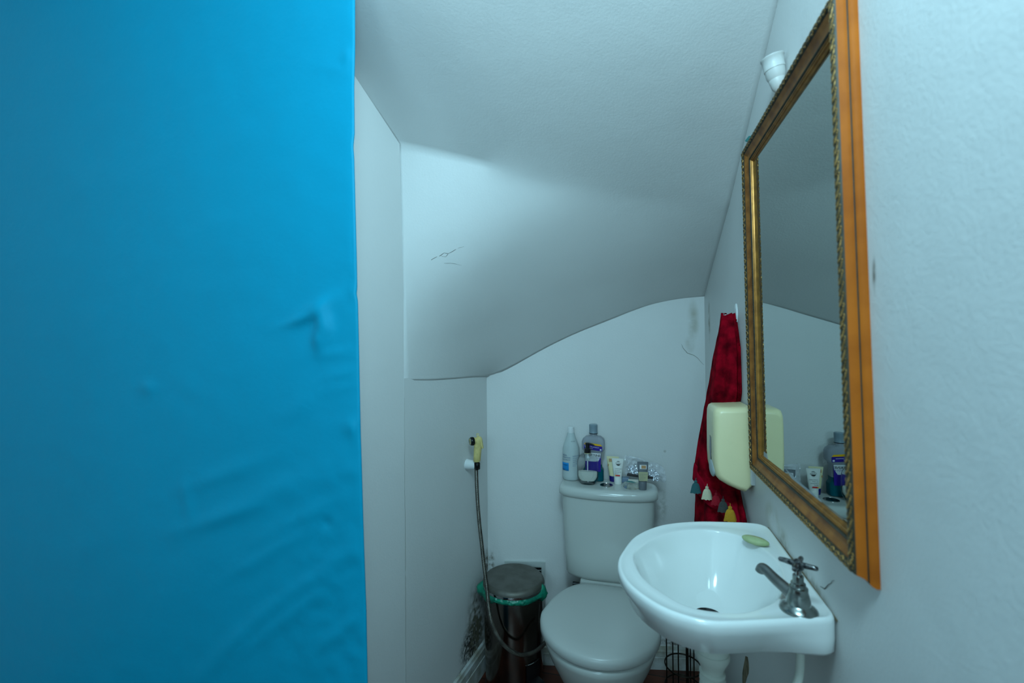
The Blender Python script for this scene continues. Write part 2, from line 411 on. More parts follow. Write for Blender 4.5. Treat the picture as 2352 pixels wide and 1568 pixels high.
for j in range(NV+1):
    v = j/NV; row = []
    for i in range(NU+1):
        u = i/NU; b = fold_at(u); x = b.x
        y0 = BYP+.06; t = (x+.66)/.95; z0 = lz(y0)+(rz(.88)+.02-lz(y0))*t
        mg = max(0, 1-u/.22)**2; top = Vector((x-.10*mg, y0, z0)); p = top.lerp(b, v); p.z += .05*mg*(1-v)
        tr = max(0, 1-u)*0
        p.z += .004*noise.noise(Vector((x*4, p.y*4, 1)))*min(1, 6*(1-v))
        row.append(bm.verts.new(p))
    rows.append(row)
for a, b in zip(rows, rows[1:]):
    for i in range(NU): bm.faces.new((a[i], a[i+1], b[i+1], b[i]))
# lower winder: patch between the fold, the corner, the left and back wall tops and the right wall
btop = [onBack(a, b) for a, b in ((1121, 865), (1150, 855), (1180, 840), (1250, 801), (1320, 767), (1400, 735), (1450, 715), (1500, 698), (1560, 686), (1624, 680))]
bot = [Vector((-.659, 1.24, 1.203)), Vector((-.641, 1.38, 1.192)), Vector((-.622, 1.53, 1.186)), Vector((-.602, 1.69, 1.181))]+[Vector((p.x, p.y, p.z)) for p in btop]
bot = catmull(bot, 8)
# arc-length resample
def resample(P, n, w=None):
    d = [0]
    for a, b in zip(P, P[1:]): d.append(d[-1]+(b-a).length)
    out = []
    for i in range(n+1):
        s = d[-1]*i/n; k = 0
        while k < len(P)-2 and d[k+1] < s: k += 1
        out.append(P[k].lerp(P[k+1], (s-d[k])/max(d[k+1]-d[k], 1e-9)))
    return out
bot = resample(bot, NU)
NF, NW = 16, 46
grid2 = []
for j in range(NF+NW+1):
    row = []
    for i in range(NU+1):
        u = i/NU; T, B = fold_at(u), bot[i]
        y = T.y+.012+.085*min(1, u*3)*(1-u)
        gap = .46*max(0, 1-u/.68)**1.1
        m_ = Vector((T.x, y, T.z-.006-gap))
        if i == 0: m_ = Vector((-.660, 1.236, 1.44))
        if j == 0: row.append(rows[-1][i]); continue
        p = T.lerp(m_, j/NF) if j <= NF else m_.lerp(B, (j-NF)/NW)
        if 0 < i < NU and j < NF+NW: p = p+Vector((0, 0, .004*noise.noise(p*5)))
        row.append(bm.verts.new(p))
    grid2.append(row)
for a, b in zip(grid2, grid2[1:]):
    for i in range(NU): bm.faces.new((a[i], a[i+1], b[i+1], b[i]))
# the plasterer's folds: the upper one is crisp at the left and dies away to the right, the lower one is a wide soft cove
allrows = rows+grid2[1:]
for it in range(160):
    new = {}
    for j in range(NV-16, NV+NF+NW):
        for i in range(1, NU):
            fade = max(0, min(1, (i/NU-.36)/.32))**1.4
            wgt = .5*fade if j <= NV else .5*max(fade, min(1, (j-NV)/8))
            if j > NV+NF+26: wgt *= .5
            m_ = (allrows[j-1][i].co+allrows[j+1][i].co)/2
            if j > NV+2: m_ = m_*.6+(allrows[j][i-1].co+allrows[j][i+1].co)*.2
            new[(j, i)] = allrows[j][i].co.lerp(m_, wgt)
    for (j, i), c_ in new.items(): allrows[j][i].co = c_
bmesh.ops.recalc_face_normals(bm, faces=bm.faces)
soff = struct('ceiling', bm, M['ceil'], smooth=80, recalc=False)
sm = soff.modifiers.new('thick', 'SOLIDIFY'); sm.thickness = .05; sm.offset = 1
nz = sum(p.normal.z for p in soff.data.polygons)
sm.offset = -1 if nz < 0 else 1   # thickness goes up, away from the room

# hall behind the camera
bm = bmesh.new(); box(bm, (-2.4, -2.6, 2.6), (.5, .94, 2.68)); struct('ceiling_hall', bm, M['ceil'], smooth=0)
bm = bmesh.new(); box(bm, (-.70, BYP+.05, 2.16), (XR, BYP+.14, 2.6)); struct('wall_above_opening', bm, M['wall'], smooth=0)
bm = bmesh.new(); box(bm, (-2.4, -2.6, 0), (-2.2, .86, 2.6)); struct('wall_hall_left', bm, M['wall'], smooth=0)
WIN = [(-.62, -.14), (-.06, .26)]; WZ = (1.35, 2.25)
bm = bmesh.new()
box(bm, (-2.2, -2.7, 0), (XR, -2.6, WZ[0])); box(bm, (-2.2, -2.7, WZ[1]), (XR, -2.6, 2.6))
for a, b in ((-2.2, WIN[0][0]), (WIN[0][1], WIN[1][0]), (WIN[1][1], XR)): box(bm, (a, -2.7, WZ[0]), (b, -2.6, WZ[1]))
struct('wall_hall_back', bm, M['wall'], smooth=0)

# baseboards
def baseboard(name, a, b, n, h, th, m, label=None):
    a, b, n = Vector(a), Vector(b), Vector(n).normalized()
    prof = [(0, 0), (th, 0), (th, h*.55), (th*.8, h*.57), (th*.8, h*.60), (th*.95, h*.62), (th*.95, h*.84), (th*.7, h*.88), (th*.55, h*.97), (0, h)]
    bm = bmesh.new(); loft(bm, [[p+n*d+Vector((0, 0, z)) for d, z in prof] for p in (a, b)])
    return struct(name, bm, m, smooth=0)
baseboard('baseboard_left', (left_x(1.24), 1.24, 0), (left_x(1.80), 1.80, 0), (1, -.12, 0), .113, .014, M['base'])
baseboard('baseboard_back', (-.57, back_y(-.57), 0), (XR, back_y(XR), 0), (.19, -1, 0), .085, .016, M['base'])

# ------------------------------------------------------------------ cracks, chips in the plaster (children of their wall)
def crack(pts, r, parent, name='crack', m='crack'):
    bm = bmesh.new(); P = []
    for i, p in enumerate(pts): P.append(p)
    Q = []
    for a, b in zip(P, P[1:]):
        for k in range(3):
            q = a.lerp(b, k/3); q = q+Vector((noise.noise(q*90), noise.noise(q*90+Vector((7, 0, 0))), noise.noise(q*90+Vector((0, 9, 0)))))*.0015; Q.append(q)
    Q.append(P[-1]); tube(bm, Q, r, n=5, rf=lambda t: r*(.4+.6*sin(pi*min(1, t+.1))))
    return obj(name, bm, M[m], parent)
crack([onBack(a, b)+Vector((.0002, -.0012, 0)) for a, b in ((1565, 790), (1570, 800), (1578, 810), (1590, 814), (1600, 820), (1608, 829), (1617, 838))], .0007, wb, m='seam2')
crack([onX(a, b, XR-.0008) for a, b in ((1885, 1346), (1893, 1352), (1899, 1346), (1906, 1340), (1916, 1332))], .0006, bpy.data.objects['wall_right'])
crack([Vector((left_x(1.238)+.0006, 1.236, .25+.06*k)) for k in range(16)], .0005, wlft, m='seam')
# peeled patch under the basin
bm = bmesh.new()
pp = [onX(a, b, XR-.0006) for a, b in ((1712, 1506), (1717, 1508), (1719, 1520), (1720, 1534), (1719, 1546), (1715, 1556), (1712, 1568), (1710, 1584), (1708, 1600), (1706, 1584), (1705, 1562), (1705, 1546), (1707, 1532), (1710, 1518))]
prism(bm, pp, (.001, 0, 0)); obj('peeled_patch', bm, M['peel'], bpy.data.objects['wall_right'], smooth=0)
# crack in the winder surface, laid on the patch itself
def soffit_pt(px, py):
    d = ray(px, py).normalized()
    best = None
    for j in range(len(grid_co)-1):
        for i in range(NU):
            for tri in ((grid_co[j][i], grid_co[j][i+1], grid_co[j+1][i+1]), (grid_co[j][i], grid_co[j+1][i+1], grid_co[j+1][i])):
                h = geo.intersect_ray_tri(*tri, d, EYE, True)
                if h and (best is None or (h-EYE).length < (best-EYE).length): best = h
    return best
from mathutils import geometry as geo
co = [v.co for v in soff.data.vertices]
off = (NU+1)*(NV+1)
grid_co = [co[off-(NU+1):off]]+[co[off+(NU+1)*k: off+(NU+1)*(k+1)] for k in range(NF+NW)]
for line, r in (([(990, 597), (1003, 590), (1012, 586), (1020, 581), (1030, 582), (1023, 590), (1014, 588)], .0009), ([(1020, 604), (1040, 605), (1060, 609)], .0005), ([(1030, 582), (1048, 572), (1066, 566)], .0005)):
    pts = [soffit_pt(a, b) for a, b in line]
    if all(pts): crack(pts, r, soff)

# ------------------------------------------------------------------ mirror
mir = thing('wall_mirror', 'tall mirror in a carved gilt and orange wood frame on the right wall', 'mirror', (XR, .94, 1.003))
rg = [onX(1703, 352, .262), None, onX(1952, 1306, .262), onX(1722, 1072, .262)]    # ridge corners: far top, near top, near bottom, far bottom
t0 = onX(1904, 0, .262); dirt = t0-rg[0]
near_dir = (onX(1906, 20, .262)-rg[2])
# intersect the top line with the near side line in (y, z)
def isect(p, d, q, e):
    den = d.y*e.z-d.z*e.y; t = ((q.y-p.y)*e.z-(q.z-p.z)*e.y)/den; return p+d*t
rg[1] = isect(rg[0], dirt, rg[2], near_dir)
quad = [Vector((p.y, p.z)) for p in rg]
def offset_quad(q, d):   # d > 0: inward
    n = len(q); c = sum(q, Vector((0, 0)))/n; out = []
    lines = []
    for i in range(n):
        a, b = q[i], q[(i+1) % n]; e = (b-a).normalized(); nn = Vector((-e.y, e.x))
        if nn.dot(c-a) < 0: nn = -nn
        lines.append((a+nn*d, e))
    for i in range(n):
        (p, e), (r, f) = lines[i-1], lines[i]
        den = e.x*f.y-e.y*f.x; t = ((r.x-p.x)*f.y-(r.y-p.y)*f.x)/den; out.append(p+e*t)
    return out
RD = .0235
def frame_strip(bm, prof, sub=1, mi=0):
    rings = []
    for d, h in prof:
        q = offset_quad(quad, d-RD); rings.append([Vector((XR-h, p.x, p.y)) for p in q])
    loft(bm, rings, cap0=False, cap1=False, mi=mi)
bm = bmesh.new()
frame_strip(bm, [(.0085, 0), (.0083, .004), (.0100, .0078), (.0120, .0098)], mi=0)
frame_strip(bm, [(.0120, .0098), (.0126, .0084), (.0136, .0092), (.0138, .0110)], mi=1)
frame_strip(bm, [(.0138, .0110), (.0150, .0122), (.0164, .0148), (.0176, .0180), (.0184, .0208)], mi=0)
CARV = [(.0184, .0208), (.0192, .0228), (.0208, .0246), (.0234, .0258), (.0262, .0258), (.0288, .0243), (.0306, .0218)]
frame_strip(bm, CARV, mi=1)
frame_strip(bm, [(.0306, .0218), (.0325, .0222), (.0375, .0186), (.0425, .0160), (.0470, .0148)], mi=2)
frame_strip(bm, [(.0470, .0148), (.0475, .0158), (.0493, .0162), (.0510, .0152), (.0518, .0135)], mi=1)
frame_strip(bm, [(.0518, .0135), (.0518, .003), (.02, .0005), (.0085, 0)], mi=1)
bmesh.ops.remove_doubles(bm, verts=bm.verts, dist=1e-6)
obj('frame', bm, [M['orange'], M['darkfr'], M['cove']], mir, label='orange wood frame with a brown cove', smooth=30)
bm = bmesh.new()
frame_strip(bm, [(.0518, .0135), (.0525, .0145), (.0536, .0141), (.0542, .0124), (.0555, .0128), (.0568, .0118), (.0574, .0098), (.0590, .0098), (.0602, .0085), (.0606, .006), (.0518, .006), (.0518, .0135)])
bmesh.ops.remove_doubles(bm, verts=bm.verts, dist=1e-6)
obj('inner_moulding', bm, M['gilt'], mir, label='gilt bead round the glass', smooth=35)
# carved leaves along the ridge: S-shaped scrolls laid over the rounded strip, with a bead between
def carv_h(d):
    for (a, b), (c, e) in zip(CARV, CARV[1:]):
        if a <= d <= c: t = (d-a)/(c-a); return b+(e-b)*t, (e-b)/(c-a)
    return CARV[-1][1], 0
bm = bmesh.new()
quads = {}
for i in range(4):
    q0 = offset_quad(quad, .0245-RD); a, b = q0[i], q0[(i+1) % 4]; L_ = (b-a).length; e = (b-a).normalized(); nn = Vector((-e.y, e.x))
    c = sum(q0, Vector((0, 0)))/4
    if nn.dot(c-a) < 0: nn = -nn
    n = int(L_/.0142); st = L_/n
    for k in range(n):
        s_ = (k+.5)*st
        for (ds, d, ra, rb, an) in ((-.0034, .0212, .0052, .0017, 24), (.0024, .0232, .0050, .0016, 30), (-.0008, .0280, .0048, .0016, 26), (.0048, .0276, .0034, .0013, -28), (.0062, .0204, .0014, .0014, 0), (.0030, .0198, .0026, .0010, -15)):
            h, sl = carv_h(d); an = radians(an+random.uniform(-9, 9))
            p = a+e*(s_+ds)+nn*(d-.0245)
            T1 = Vector((0, e.x, e.y)); T2 = Vector((-sl, nn.x, nn.y)).normalized(); T3 = T1.cross(T2)
            u1 = T1*cos(an)+T2*sin(an); u2 = -T1*sin(an)+T2*cos(an)
            rot = Matrix((T3, u1, u2)).transposed()
            blob(bm, (XR-h, p.x, p.y), (.0013, ra, rb), rot, sub=1)
obj('carved_border', bm, M['gold'], mir, label='rubbed gold carved leaf border')
bm = bmesh.new()
q = offset_quad(quad, .0494-RD)
for i in range(4):
    a, b = q[i], q[(i+1) % 4]; L_ = (b-a).length; e = (b-a).normalized(); nn = Vector((-e.y, e.x)); n = int(L_/.004)
    for k in range(n):
        p = a+e*((k+.5)*L_/n); ee = e*.8+nn*.6; pe = -e*.6+nn*.8
        blob(bm, (XR-.0158, p.x, p.y), (.0012, .0022, .0009), Matrix(((1, 0, 0), (0, ee.x, pe.x), (0, ee.y, pe.y))), sub=1)
obj('rope_moulding', bm, M['darkfr'], mir, label='thin dark rope moulding')
GT = .003   # how far the glass stands off at its far edge: the pane sits slightly skew in its rebate
q = offset_quad(quad, .0590-RD)
ym = min(p.x for p in q); yM = max(p.x for p in q)
def gx(y): return XR-(.0050+GT*(y-ym)/(yM-ym))
bm = bmesh.new()
loft(bm, [[Vector((gx(p.x), p.x, p.y)) for p in q], [Vector((gx(p.x)+.003, p.x, p.y)) for p in q]])
obj('mirror_glass', bm, M['glass'], mir, smooth=0)
GXm = gx(.9)
def glass_pt(px, py): return onX(px, py, gx(onX(px, py, GXm).y)-.0005)
bm = bmesh.new(); prism(bm, [glass_pt(a, b) for a, b in ((1804, 1076), (1810, 1086), (1885, 1148), (1886, 1154), (1935, 1192), (1935, 1200), (1870, 1150), (1828, 1114))], (.0003, 0, 0)); obj('tape', bm, M['tape'], mir, smooth=0, label='clear tape along the lower edge of the glass')
bm = bmesh.new(); prism(bm, [glass_pt(a, b) for a, b in ((1754, 1037), (1761, 1042), (1763, 1055), (1754, 1050))], (.0003, 0, 0)); obj('tape', bm, M['tape'], mir, smooth=0, label='small tape piece at the lower far corner')
bm = bmesh.new(); prism(bm, [onX(a, b, XR-.006) for a, b in ((1711, 323), (1720, 312), (1724, 313), (1718, 323), (1713, 326))], (.005, 0, 0)); obj('cord_end', bm, M['tealt'], mir, smooth=0, label='teal end of cord at the far top corner')

# ------------------------------------------------------------------ lamp holder above the mirror
lh = thing('lampholder', 'empty white lampholder standing out above the far top edge of the mirror', 'lamp', (XR, .955, 1.80))
bc = onY(1781, 168, .955)
rot = Euler((radians(6), radians(-12), 0)).to_matrix()
bm = bmesh.new(); lathe(bm, [(.014, -.012), (.0165, -.006), (.0172, .006), (.0180, .0065), (.0180, .0115), (.0178, .012), (.019, .026), (.0202, .0275), (.0202, .030), (.0178, .030), (.0165, .010), (.0, .008)], bc, mat3=rot, n=40); obj('socket', bm, M['sock'], lh)
bm = bmesh.new(); lathe(bm, [(.007, -.034), (.011, -.028), (.0142, -.012), (.0135, -.010), (.0, -.010)], bc, mat3=rot); obj('socket_base', bm, M['sock'], lh, label='tapered base of the lampholder')
bm = bmesh.new(); w0 = bc+rot @ Vector((0, 0, -.03)); tube(bm, catmull([bc+rot @ Vector((.002, 0, -.012)), w0, w0+Vector((.01, .004, -.015)), Vector((XR+.002, w0.y+.01, w0.z-.022))], 6), .0022); obj('wire', bm, M['wirer'], lh)

# ------------------------------------------------------------------ towel and its hook
hk = thing('wall_hook', 'white oval hook stuck on the right wall holding the red towel', 'hook', (XR, 1.40, 1.385))
bm = bmesh.new()
hr = Matrix(((0, 0, -1), (1, 0, 0), (0, 1, 0)))
lathe(bm, [(.0, -.001), (.019, -.001), (.020, .002), (.018, .004), (0, .005)], (XR, 1.402, 1.385), n=36, sx=.75, sy=1.6, mat3=hr); obj('plate', bm, M['whitep'], hk)
bm = bmesh.new(); tube(bm, catmull([(XR-.003, 1.402, 1.372), (XR-.016, 1.402, 1.366), (XR-.026, 1.402, 1.372), (XR-.029, 1.402, 1.386)], 6), .0035); obj('prong', bm, M['whitep'], hk)

tw = thing('hand_towel', 'red terry towel with coloured tassels hanging from the hook behind the dispenser', 'towel', (.23, 1.42, .75))
rowsL = [(1668, 722, 1.425), (1660, 760, 1.43), (1651, 800, 1.44), (1633, 900, 1.47), (1614, 1000, 1.495), (1601, 1080, 1.50), (1597, 1195, 1.50), (1596, 1290, 1.50)]
rowsR = [(1690, 722, 1.40), (1698, 760, 1.375), (1702, 800, 1.352), (1704, 900, 1.345), (1690, 1000, 1.408), (1690, 1080, 1.408), (1714, 1195, 1.272), (1714, 1290, 1.272)]
def lerp_rows(rows_, v):
    f = v*(len(rows_)-1); i = min(int(f), len(rows_)-2); t = f-i
    a, b = rows_[i], rows_[i+1]; return onY(a[0]+(b[0]-a[0])*t, a[1]+(b[1]-a[1])*t, a[2]+(b[2]-a[2])*t)
def towel_pt(u, v, push, ph):
    a, b = lerp_rows(rowsL, v), lerp_rows(rowsR, v); p = a.lerp(b, u)
    amp = (.006+.010*v)*min(1, .25+v*5)
    n = Vector((-.75, -.66, 0))
    s = sin(2*pi*(1.7*u+ph)+2*v)*.6+sin(2*pi*(3.4*u+ph*2)-3*v)*.35
    bulge = sin(pi*min(1, max(0, u)))*(.018+.01*v)
    p = p+n*(push+bulge+amp*s*sin(pi*min(1, u*1.02+.0)) + .002*noise.noise(p*40))
    if v < .08: p.z += .004*sin(u*pi*2.2+.5)*(1-v/.08)
    p.x = min(p.x, XR-.004); return p
def sheet(name, fn, nu, nv, m, parent, thick, label=None):
    bm = bmesh.new(); g = [[bm.verts.new(fn(i/nu, j/nv)) for i in range(nu+1)] for j in range(nv+1)]
    for a, b in zip(g, g[1:]):
        for i in range(nu): bm.faces.new((a[i], a[i+1], b[i+1], b[i]))
    o = obj(name, bm, m, parent, smooth=70, label=label)
    s = o.modifiers.new('thick', 'SOLIDIFY'); s.thickness = thick; s.offset = 0
    return o
tw_b = sheet('towel_back_fold', lambda u, v: towel_pt(u, v, 0, .1), 46, 90, M['towel'], tw, .006)
def front_v(u, v): return v*(.735+.135*u**1.1)
tw_f = sheet('towel_front_fold', lambda u, v: towel_pt(.02+u*.96, front_v(u, v), .014, .35), 46, 80, M['towel'], tw, .006)
tw_h = sheet('hem', lambda u, v: towel_pt(.02+u*.96, front_v(u, 1)-.055+.057*v, .0175, .35), 46, 6, M['towelhem'], tw, .004, label='flat woven hem of the front fold')
for px, py, k, s in ((1598, 1118, 'teal', 1), (1624, 1132, 'cream', 1.0), (1645, 1146, 'red', .9), (1661, 1161, 'charcoal', .95), (1677, 1180, 'yellow', 1.05)):
    d_ = ray(px, py).normalized(); best = None
    for o_ in (tw_b, tw_f, tw_h):
        for v_ in o_.data.vertices:
            w_ = v_.co-EYE; t_ = w_.dot(d_); off_ = (w_-d_*t_).length
            if off_ < .020 and (best is None or t_ < best): best = t_
    c = EYE+d_*((best or 1.42)-.012)
    # stand each tassel just before the cloth
    bm = bmesh.new()
    lathe(bm, [(.001, .019*s), (.0035*s, .0185*s), (.0045*s, .016*s), (.004*s, .0135*s), (.0036*s, .0125*s), (.0075*s, .009*s), (.0105*s, .002*s), (.0138*s, -.012*s), (.0150*s, -.0165*s), (.002, -.0165*s)], c, n=40, sy=.6)
    for v in bm.verts:
        a = atan2(v.co.y-c.y, v.co.x-c.x); zz = v.co.z-c.z
        if zz < .01*s: v.co.x += .0009*sin(9*a); v.co.z += .0012*sin(7*a) if zz < -.01*s else 0
    ring_tube(bm, c+Vector((0, 0, .0130*s)), .0037*s, .0007*s, n=16, m=6)
    tube(bm, [c+Vector((0, 0, .018*s)), c+Vector((.001, .003, .0205*s)), c+Vector((.003, .014, .0215*s))], .0009, n=6)
    obj('tassel', bm, M['ts_'+k], tw, label=k+' yarn tassel')

# ------------------------------------------------------------------ paper towel dispenser
dp = thing('towel_dispenser', 'pale cream plastic paper towel dispenser on the right wall below the towel hook', 'dispenser', (XR, 1.29, .93))
prof = [(.2835, .9445), (.270, .9315), (.255, .9355), (.232, .945), (.212, .957), (.2035, .967), (.1995, .985), (.1980, 1.015), (.1985, 1.10), (.1998, 1.126), (.2035, 1.137), (.211, 1.1415), (.240, 1.1425), (.2835, 1.1455)]
def drow(y, k, cx=.255, cz=1.04): return [Vector((XR-(XR-x)*k if x < .28 else x, y, cz+(z-cz)*k)) for x, z in prof]
bm = bmesh.new()
loft(bm, [drow(1.2375, .865), drow(1.2380, .885), drow(1.2395, .915), drow(1.243, .95), drow(1.249, .98), drow(1.257, .996), drow(1.264, 1), drow(1.352, 1), drow(1.362, .985), drow(1.367, .95)])
obj('cover', bm, M['disp'], dp, smooth=50)
bm = bmesh.new(); box(bm, (.2795, 1.226, .956), (XR+.001, 1.366, 1.13), .0015); obj('back_plate', bm, M['whitep'], dp, label='white wall plate')
bm = bmesh.new(); prism(bm, [(.1974, 1.283, 1.06), (.1974, 1.300, 1.062), (.1974, 1.306, 1.03), (.1974, 1.300, 1.0), (.1974, 1.283, 1.002), (.1974, 1.278, 1.03)], (.004, 0, 0)); obj('viewing_slot', bm, M['chromed'], dp, label='dark viewing slot', smooth=0)
bm = bmesh.new(); blob(bm, (.2015, 1.288, .981), (.007, .034, .023), sub=4); obj('lever', bm, M['packl'], dp, label='grey-white push lever low on the front')

# ------------------------------------------------------------------ basin
RZ = .90
bas = thing('washbasin', 'white ceramic washbasin hung on the right wall below the mirror', 'basin', (.14, .9, .82))
outer = [(XR-.001, 1.113), (.283, 1.124), (.268, 1.132), (.2331, 1.1294), (.1389, 1.1123), (.061, 1.0728), (.004, 1.001), (-.0229, .9164), (-.0298, .8685), (-.0232, .8204), (-.0027, .777), (.0322, .7376), (.0637, .719), (.1035, .7105), (.14, .718), (.18, .731), (.23, .748), (.275, .761), (.284, .766), (XR-.001, .776)]
inner = [(.0005, .9037), (.0119, .9469), (.0455, 1.0057), (.095, 1.052), (.1598, 1.0748), (.205, 1.063), (.231, 1.036), (.2468, 1.000), (.2560, .9555), (.254, .912), (.2385, .850), (.214, .803), (.1749, .7675), (.1395, .752), (.0835, .7540), (.0435, .7881), (.0136, .8345)]
BC = Vector((.135, .915))
def polar(poly, N, closed_spline):
    pts = [Vector((a, b, 0)) for a, b in poly]
    if closed_spline:
        pts = catmull(pts[-2:]+pts+pts[:2], 6); pts = pts[12:-6]
    else:
        pts = pts[:4]+catmull(pts[3:17], 6)[1:]+pts[17:]
    out = []
    for i in range(N):
        a = 2*pi*i/N; d = Vector((cos(a), sin(a))); best = 0
        for k in range(len(pts)):
            p, q = pts[k].xy-BC, pts[(k+1) % len(pts)].xy-BC; e = q-p
            den = d.x*e.y-d.y*e.x
            if abs(den) < 1e-9: continue
            t = (p.x*e.y-p.y*e.x)/den; s = (p.x*d.y-p.y*d.x)/den
            if t > 0 and -1e-6 <= s <= 1+1e-6: best = max(best, t)
        out.append(best)
    return out
NB = 200
ro = polar(outer, NB, False); ri = polar(inner, NB, True)
for _ in range(2):
    ri = [(ri[i-1]+2*ri[i]+ri[(i+1) % NB])/4 for i in range(NB)]
ros = ro[:]
for _ in range(2): ros = [(ros[i-1]+2*ros[i]+ros[(i+1) % NB])/4 for i in range(NB)]
wallish = []
for i in range(NB):
    x = BC.x+ros[i]*cos(2*pi*i/NB); wallish.append(max(0, min(1, (x-.19)/.08)))
def bring(fr, z, insets=0, zf=None):
    out = []
    for i in range(NB):
        a = 2*pi*i/NB; r = fr(i); out.append(Vector((min(BC.x+r*cos(a), XR-.0005), BC.y+r*sin(a), z(i) if callable(z) else z)))
    return out
def lerpf(a, b, t): return a+(b-a)*t
rings = []
# underside from the waste outwards and up
rings.append(bring(lambda i: .024, .765)); rings.append(bring(lambda i: .06, .770))
rings.append(bring(lambda i: lerpf(.06, ros[i]*.66, .6), .800)); rings.append(bring(lambda i: ros[i]*.72, .830))
rings.append(bring(lambda i: ros[i]-.030*(1-wallish[i])-.006, lambda i: .8365+.007*wallish[i])); rings.append(bring(lambda i: ros[i]-.020*(1-wallish[i])-.001, lambda i: .843+.007*wallish[i]))
rings.append(bring(lambda i: ros[i]-.010*(1-wallish[i]), .868)); rings.append(bring(lambda i: ros[i]-.002*(1-wallish[i]), .880))
rings.append(bring(lambda i: ros[i], .8920)); rings.append(bring(lambda i: ros[i]-.0008, .8962)); rings.append(bring(lambda i: ros[i]-.0024, .8990)); rings.append(bring(lambda i: ros[i]-.0048, .9002))
# raised lip, then flat rim stepping a little down to the inner edge
rings.append(bring(lambda i: ros[i]-min(.008, .30*(ros[i]-ri[i])), .8996)); rings.append(bring(lambda i: ros[i]-min(.0115, .42*(ros[i]-ri[i])), .8974)); rings.append(bring(lambda i: lerpf(ros[i]-.012, ri[i], .5), .8966)); rings.append(bring(lambda i: ri[i]+.004, .8964)); rings.append(bring(lambda i: ri[i]+.0012, .8956))
rings.append(bring(lambda i: ri[i]-.0006, .8934)); rings.append(bring(lambda i: ri[i]-.0035, .886))
DC = Vector((.138, .948))
for k in range(1, 15):
    t = k/14; s = 1-(1-.17)*t
    z = .884-.108*(1-(1-min(1, t*1.04))**2.3)
    rings.append([p+Vector(((DC.x-BC.x)*t*t, (DC.y-BC.y)*t*t, 0)) for p in bring(lambda i: max(.021, (ri[i]-.005)*s*(1 if t < 1 else 0)), z)])
bm = bmesh.new(); loft(bm, rings, cap0=True, cap1=True)
obj('bowl', bm, M['porc'], bas, smooth=70)
bm = bmesh.new(); lathe(bm, [(.0, .772), (.014, .7735), (.0225, .7775), (.0265, .7800), (.0275, .7790), (.0275, .774), (0, .770)], (DC.x, DC.y, 0), n=36); obj('drain', bm, M['chromed'], bas, label='dark metal waste in the bowl')
bm = bmesh.new(); c = Vector((.128, 1.0665, .872))   # overflow slots
# silicone line at the wall
bm = bmesh.new(); tube(bm, [(XR-.001, .77, .894), (XR-.001, .95, .8985), (XR-.001, 1.118, .896)], .0015, n=8); obj('sealant', bm, M['peel'], bas, label='dirty sealant line at the wall')

# drain pipe below
dpz = thing('waste_pipe', 'white corrugated waste pipe dropping from below the washbasin', 'pipe', (DC.x, DC.y-.03, 0))
px0 = Vector((.131, .868, 0))
bm = bmesh.new(); lathe(bm, [(.026, .80), (.0275, .765), (.029, .7645), (.029, .755), (.0235, .744), (.019, .735), (.018, .73)], px0, n=36); obj('collar', bm, M['pipe'], dpz)
bm = bmesh.new(); prof_ = []
z = .731; k = 0
while z > .05:
    prof_ += [(.0165, z), (.0215, z-.004), (.0215, z-.007), (.0165, z-.011)]; z -= .0115
prof_ += [(.02, 0)]
lathe(bm, prof_, px0, n=32); obj('corrugated_hose', bm, M['pipe'], dpz)
sp = thing('supply_hose', 'smooth white water supply hose under the tap end of the washbasin', 'hose', (.24, .8, 0))
bm = bmesh.new(); tube(bm, catmull([(.2480, .80, .842), (.2470, .80, .80), (.243, .80, .775), (.234, .81, .74), (.225, .84, .68), (.235, .88, .58), (.275, .90, .5), (XR+.004, .905, .48)], 8), .0062, n=16); obj('hose', bm, M['pipe'], sp)
bm = bmesh.new(); lathe(bm, [(.0082, .826), (.0082, .842), (.007, .848)], (.2479, .80, 0), n=6); obj('nut', bm, M['pipe'], sp)

# tap
TB = Vector((.2405, .781, .8975))
tp = thing('tap', 'worn chrome pillar tap with a black cross handle on the near corner of the washbasin', 'tap', TB)
bm = bmesh.new()
lathe(bm, [(.0, -.002), (.0255, -.002), (.0262, .001), (.0250, .004), (.0205, .0075), (.0175, .0095), (.0165, .011)], TB, n=40); obj('base_flange', bm, M['chrome'], tp)
bm = bmesh.new()
lathe(bm, [(.0168, .0095), (.0162, .016), (.0140, .025), (.0128, .030), (.0132, .0325), (.0128, .0345), (.0105, .0355), (.0100, .037), (.0100, .041), (.0080, .042), (.0075, .045), (.0075, .052), (.006, .0535)], TB, n=40); obj('body', bm, M['chrome'], tp)
bm = bmesh.new()
lathe(bm, [(.0048, .0535), (.0048, .0625)], TB, n=16); obj('spindle', bm, M['chromeb'], tp)
bm = bmesh.new()
hz = .0635
lathe(bm, [(.006, hz-.003), (.0078, hz-.001), (.0088, hz+.003), (.0085, hz+.006), (.0062, hz+.0085), (.0055, hz+.0115), (.003, hz+.013), (0, hz+.0132)], TB, n=24)
for an in (62, 152, 242, 332):
    a = radians(an); d = Vector((cos(a), sin(a), 0)); h = TB+Vector((0, 0, hz+.0055))
    tube(bm, [h+d*.004, h+d*.012+Vector((0, 0, .0005)), h+d*.020+Vector((0, 0, .0008)), h+d*.0245+Vector((0, 0, .0008)), h+d*.0262+Vector((0, 0, .0008))], .004, n=12, rf=lambda t: (.0046-.0016*t) if t < .95 else .0018)
obj('handle', bm, mat('black_worn_handle', rgb(34, 36, 40), rough=.18, metal=.6, var2=rgb(120, 122, 122), vscale=160), tp, label='black worn cross handle')
bm = bmesh.new()
tip = onY(1750, 1302, .842); s0 = TB+Vector((-.004, .003, .018))
d = (tip-s0); 
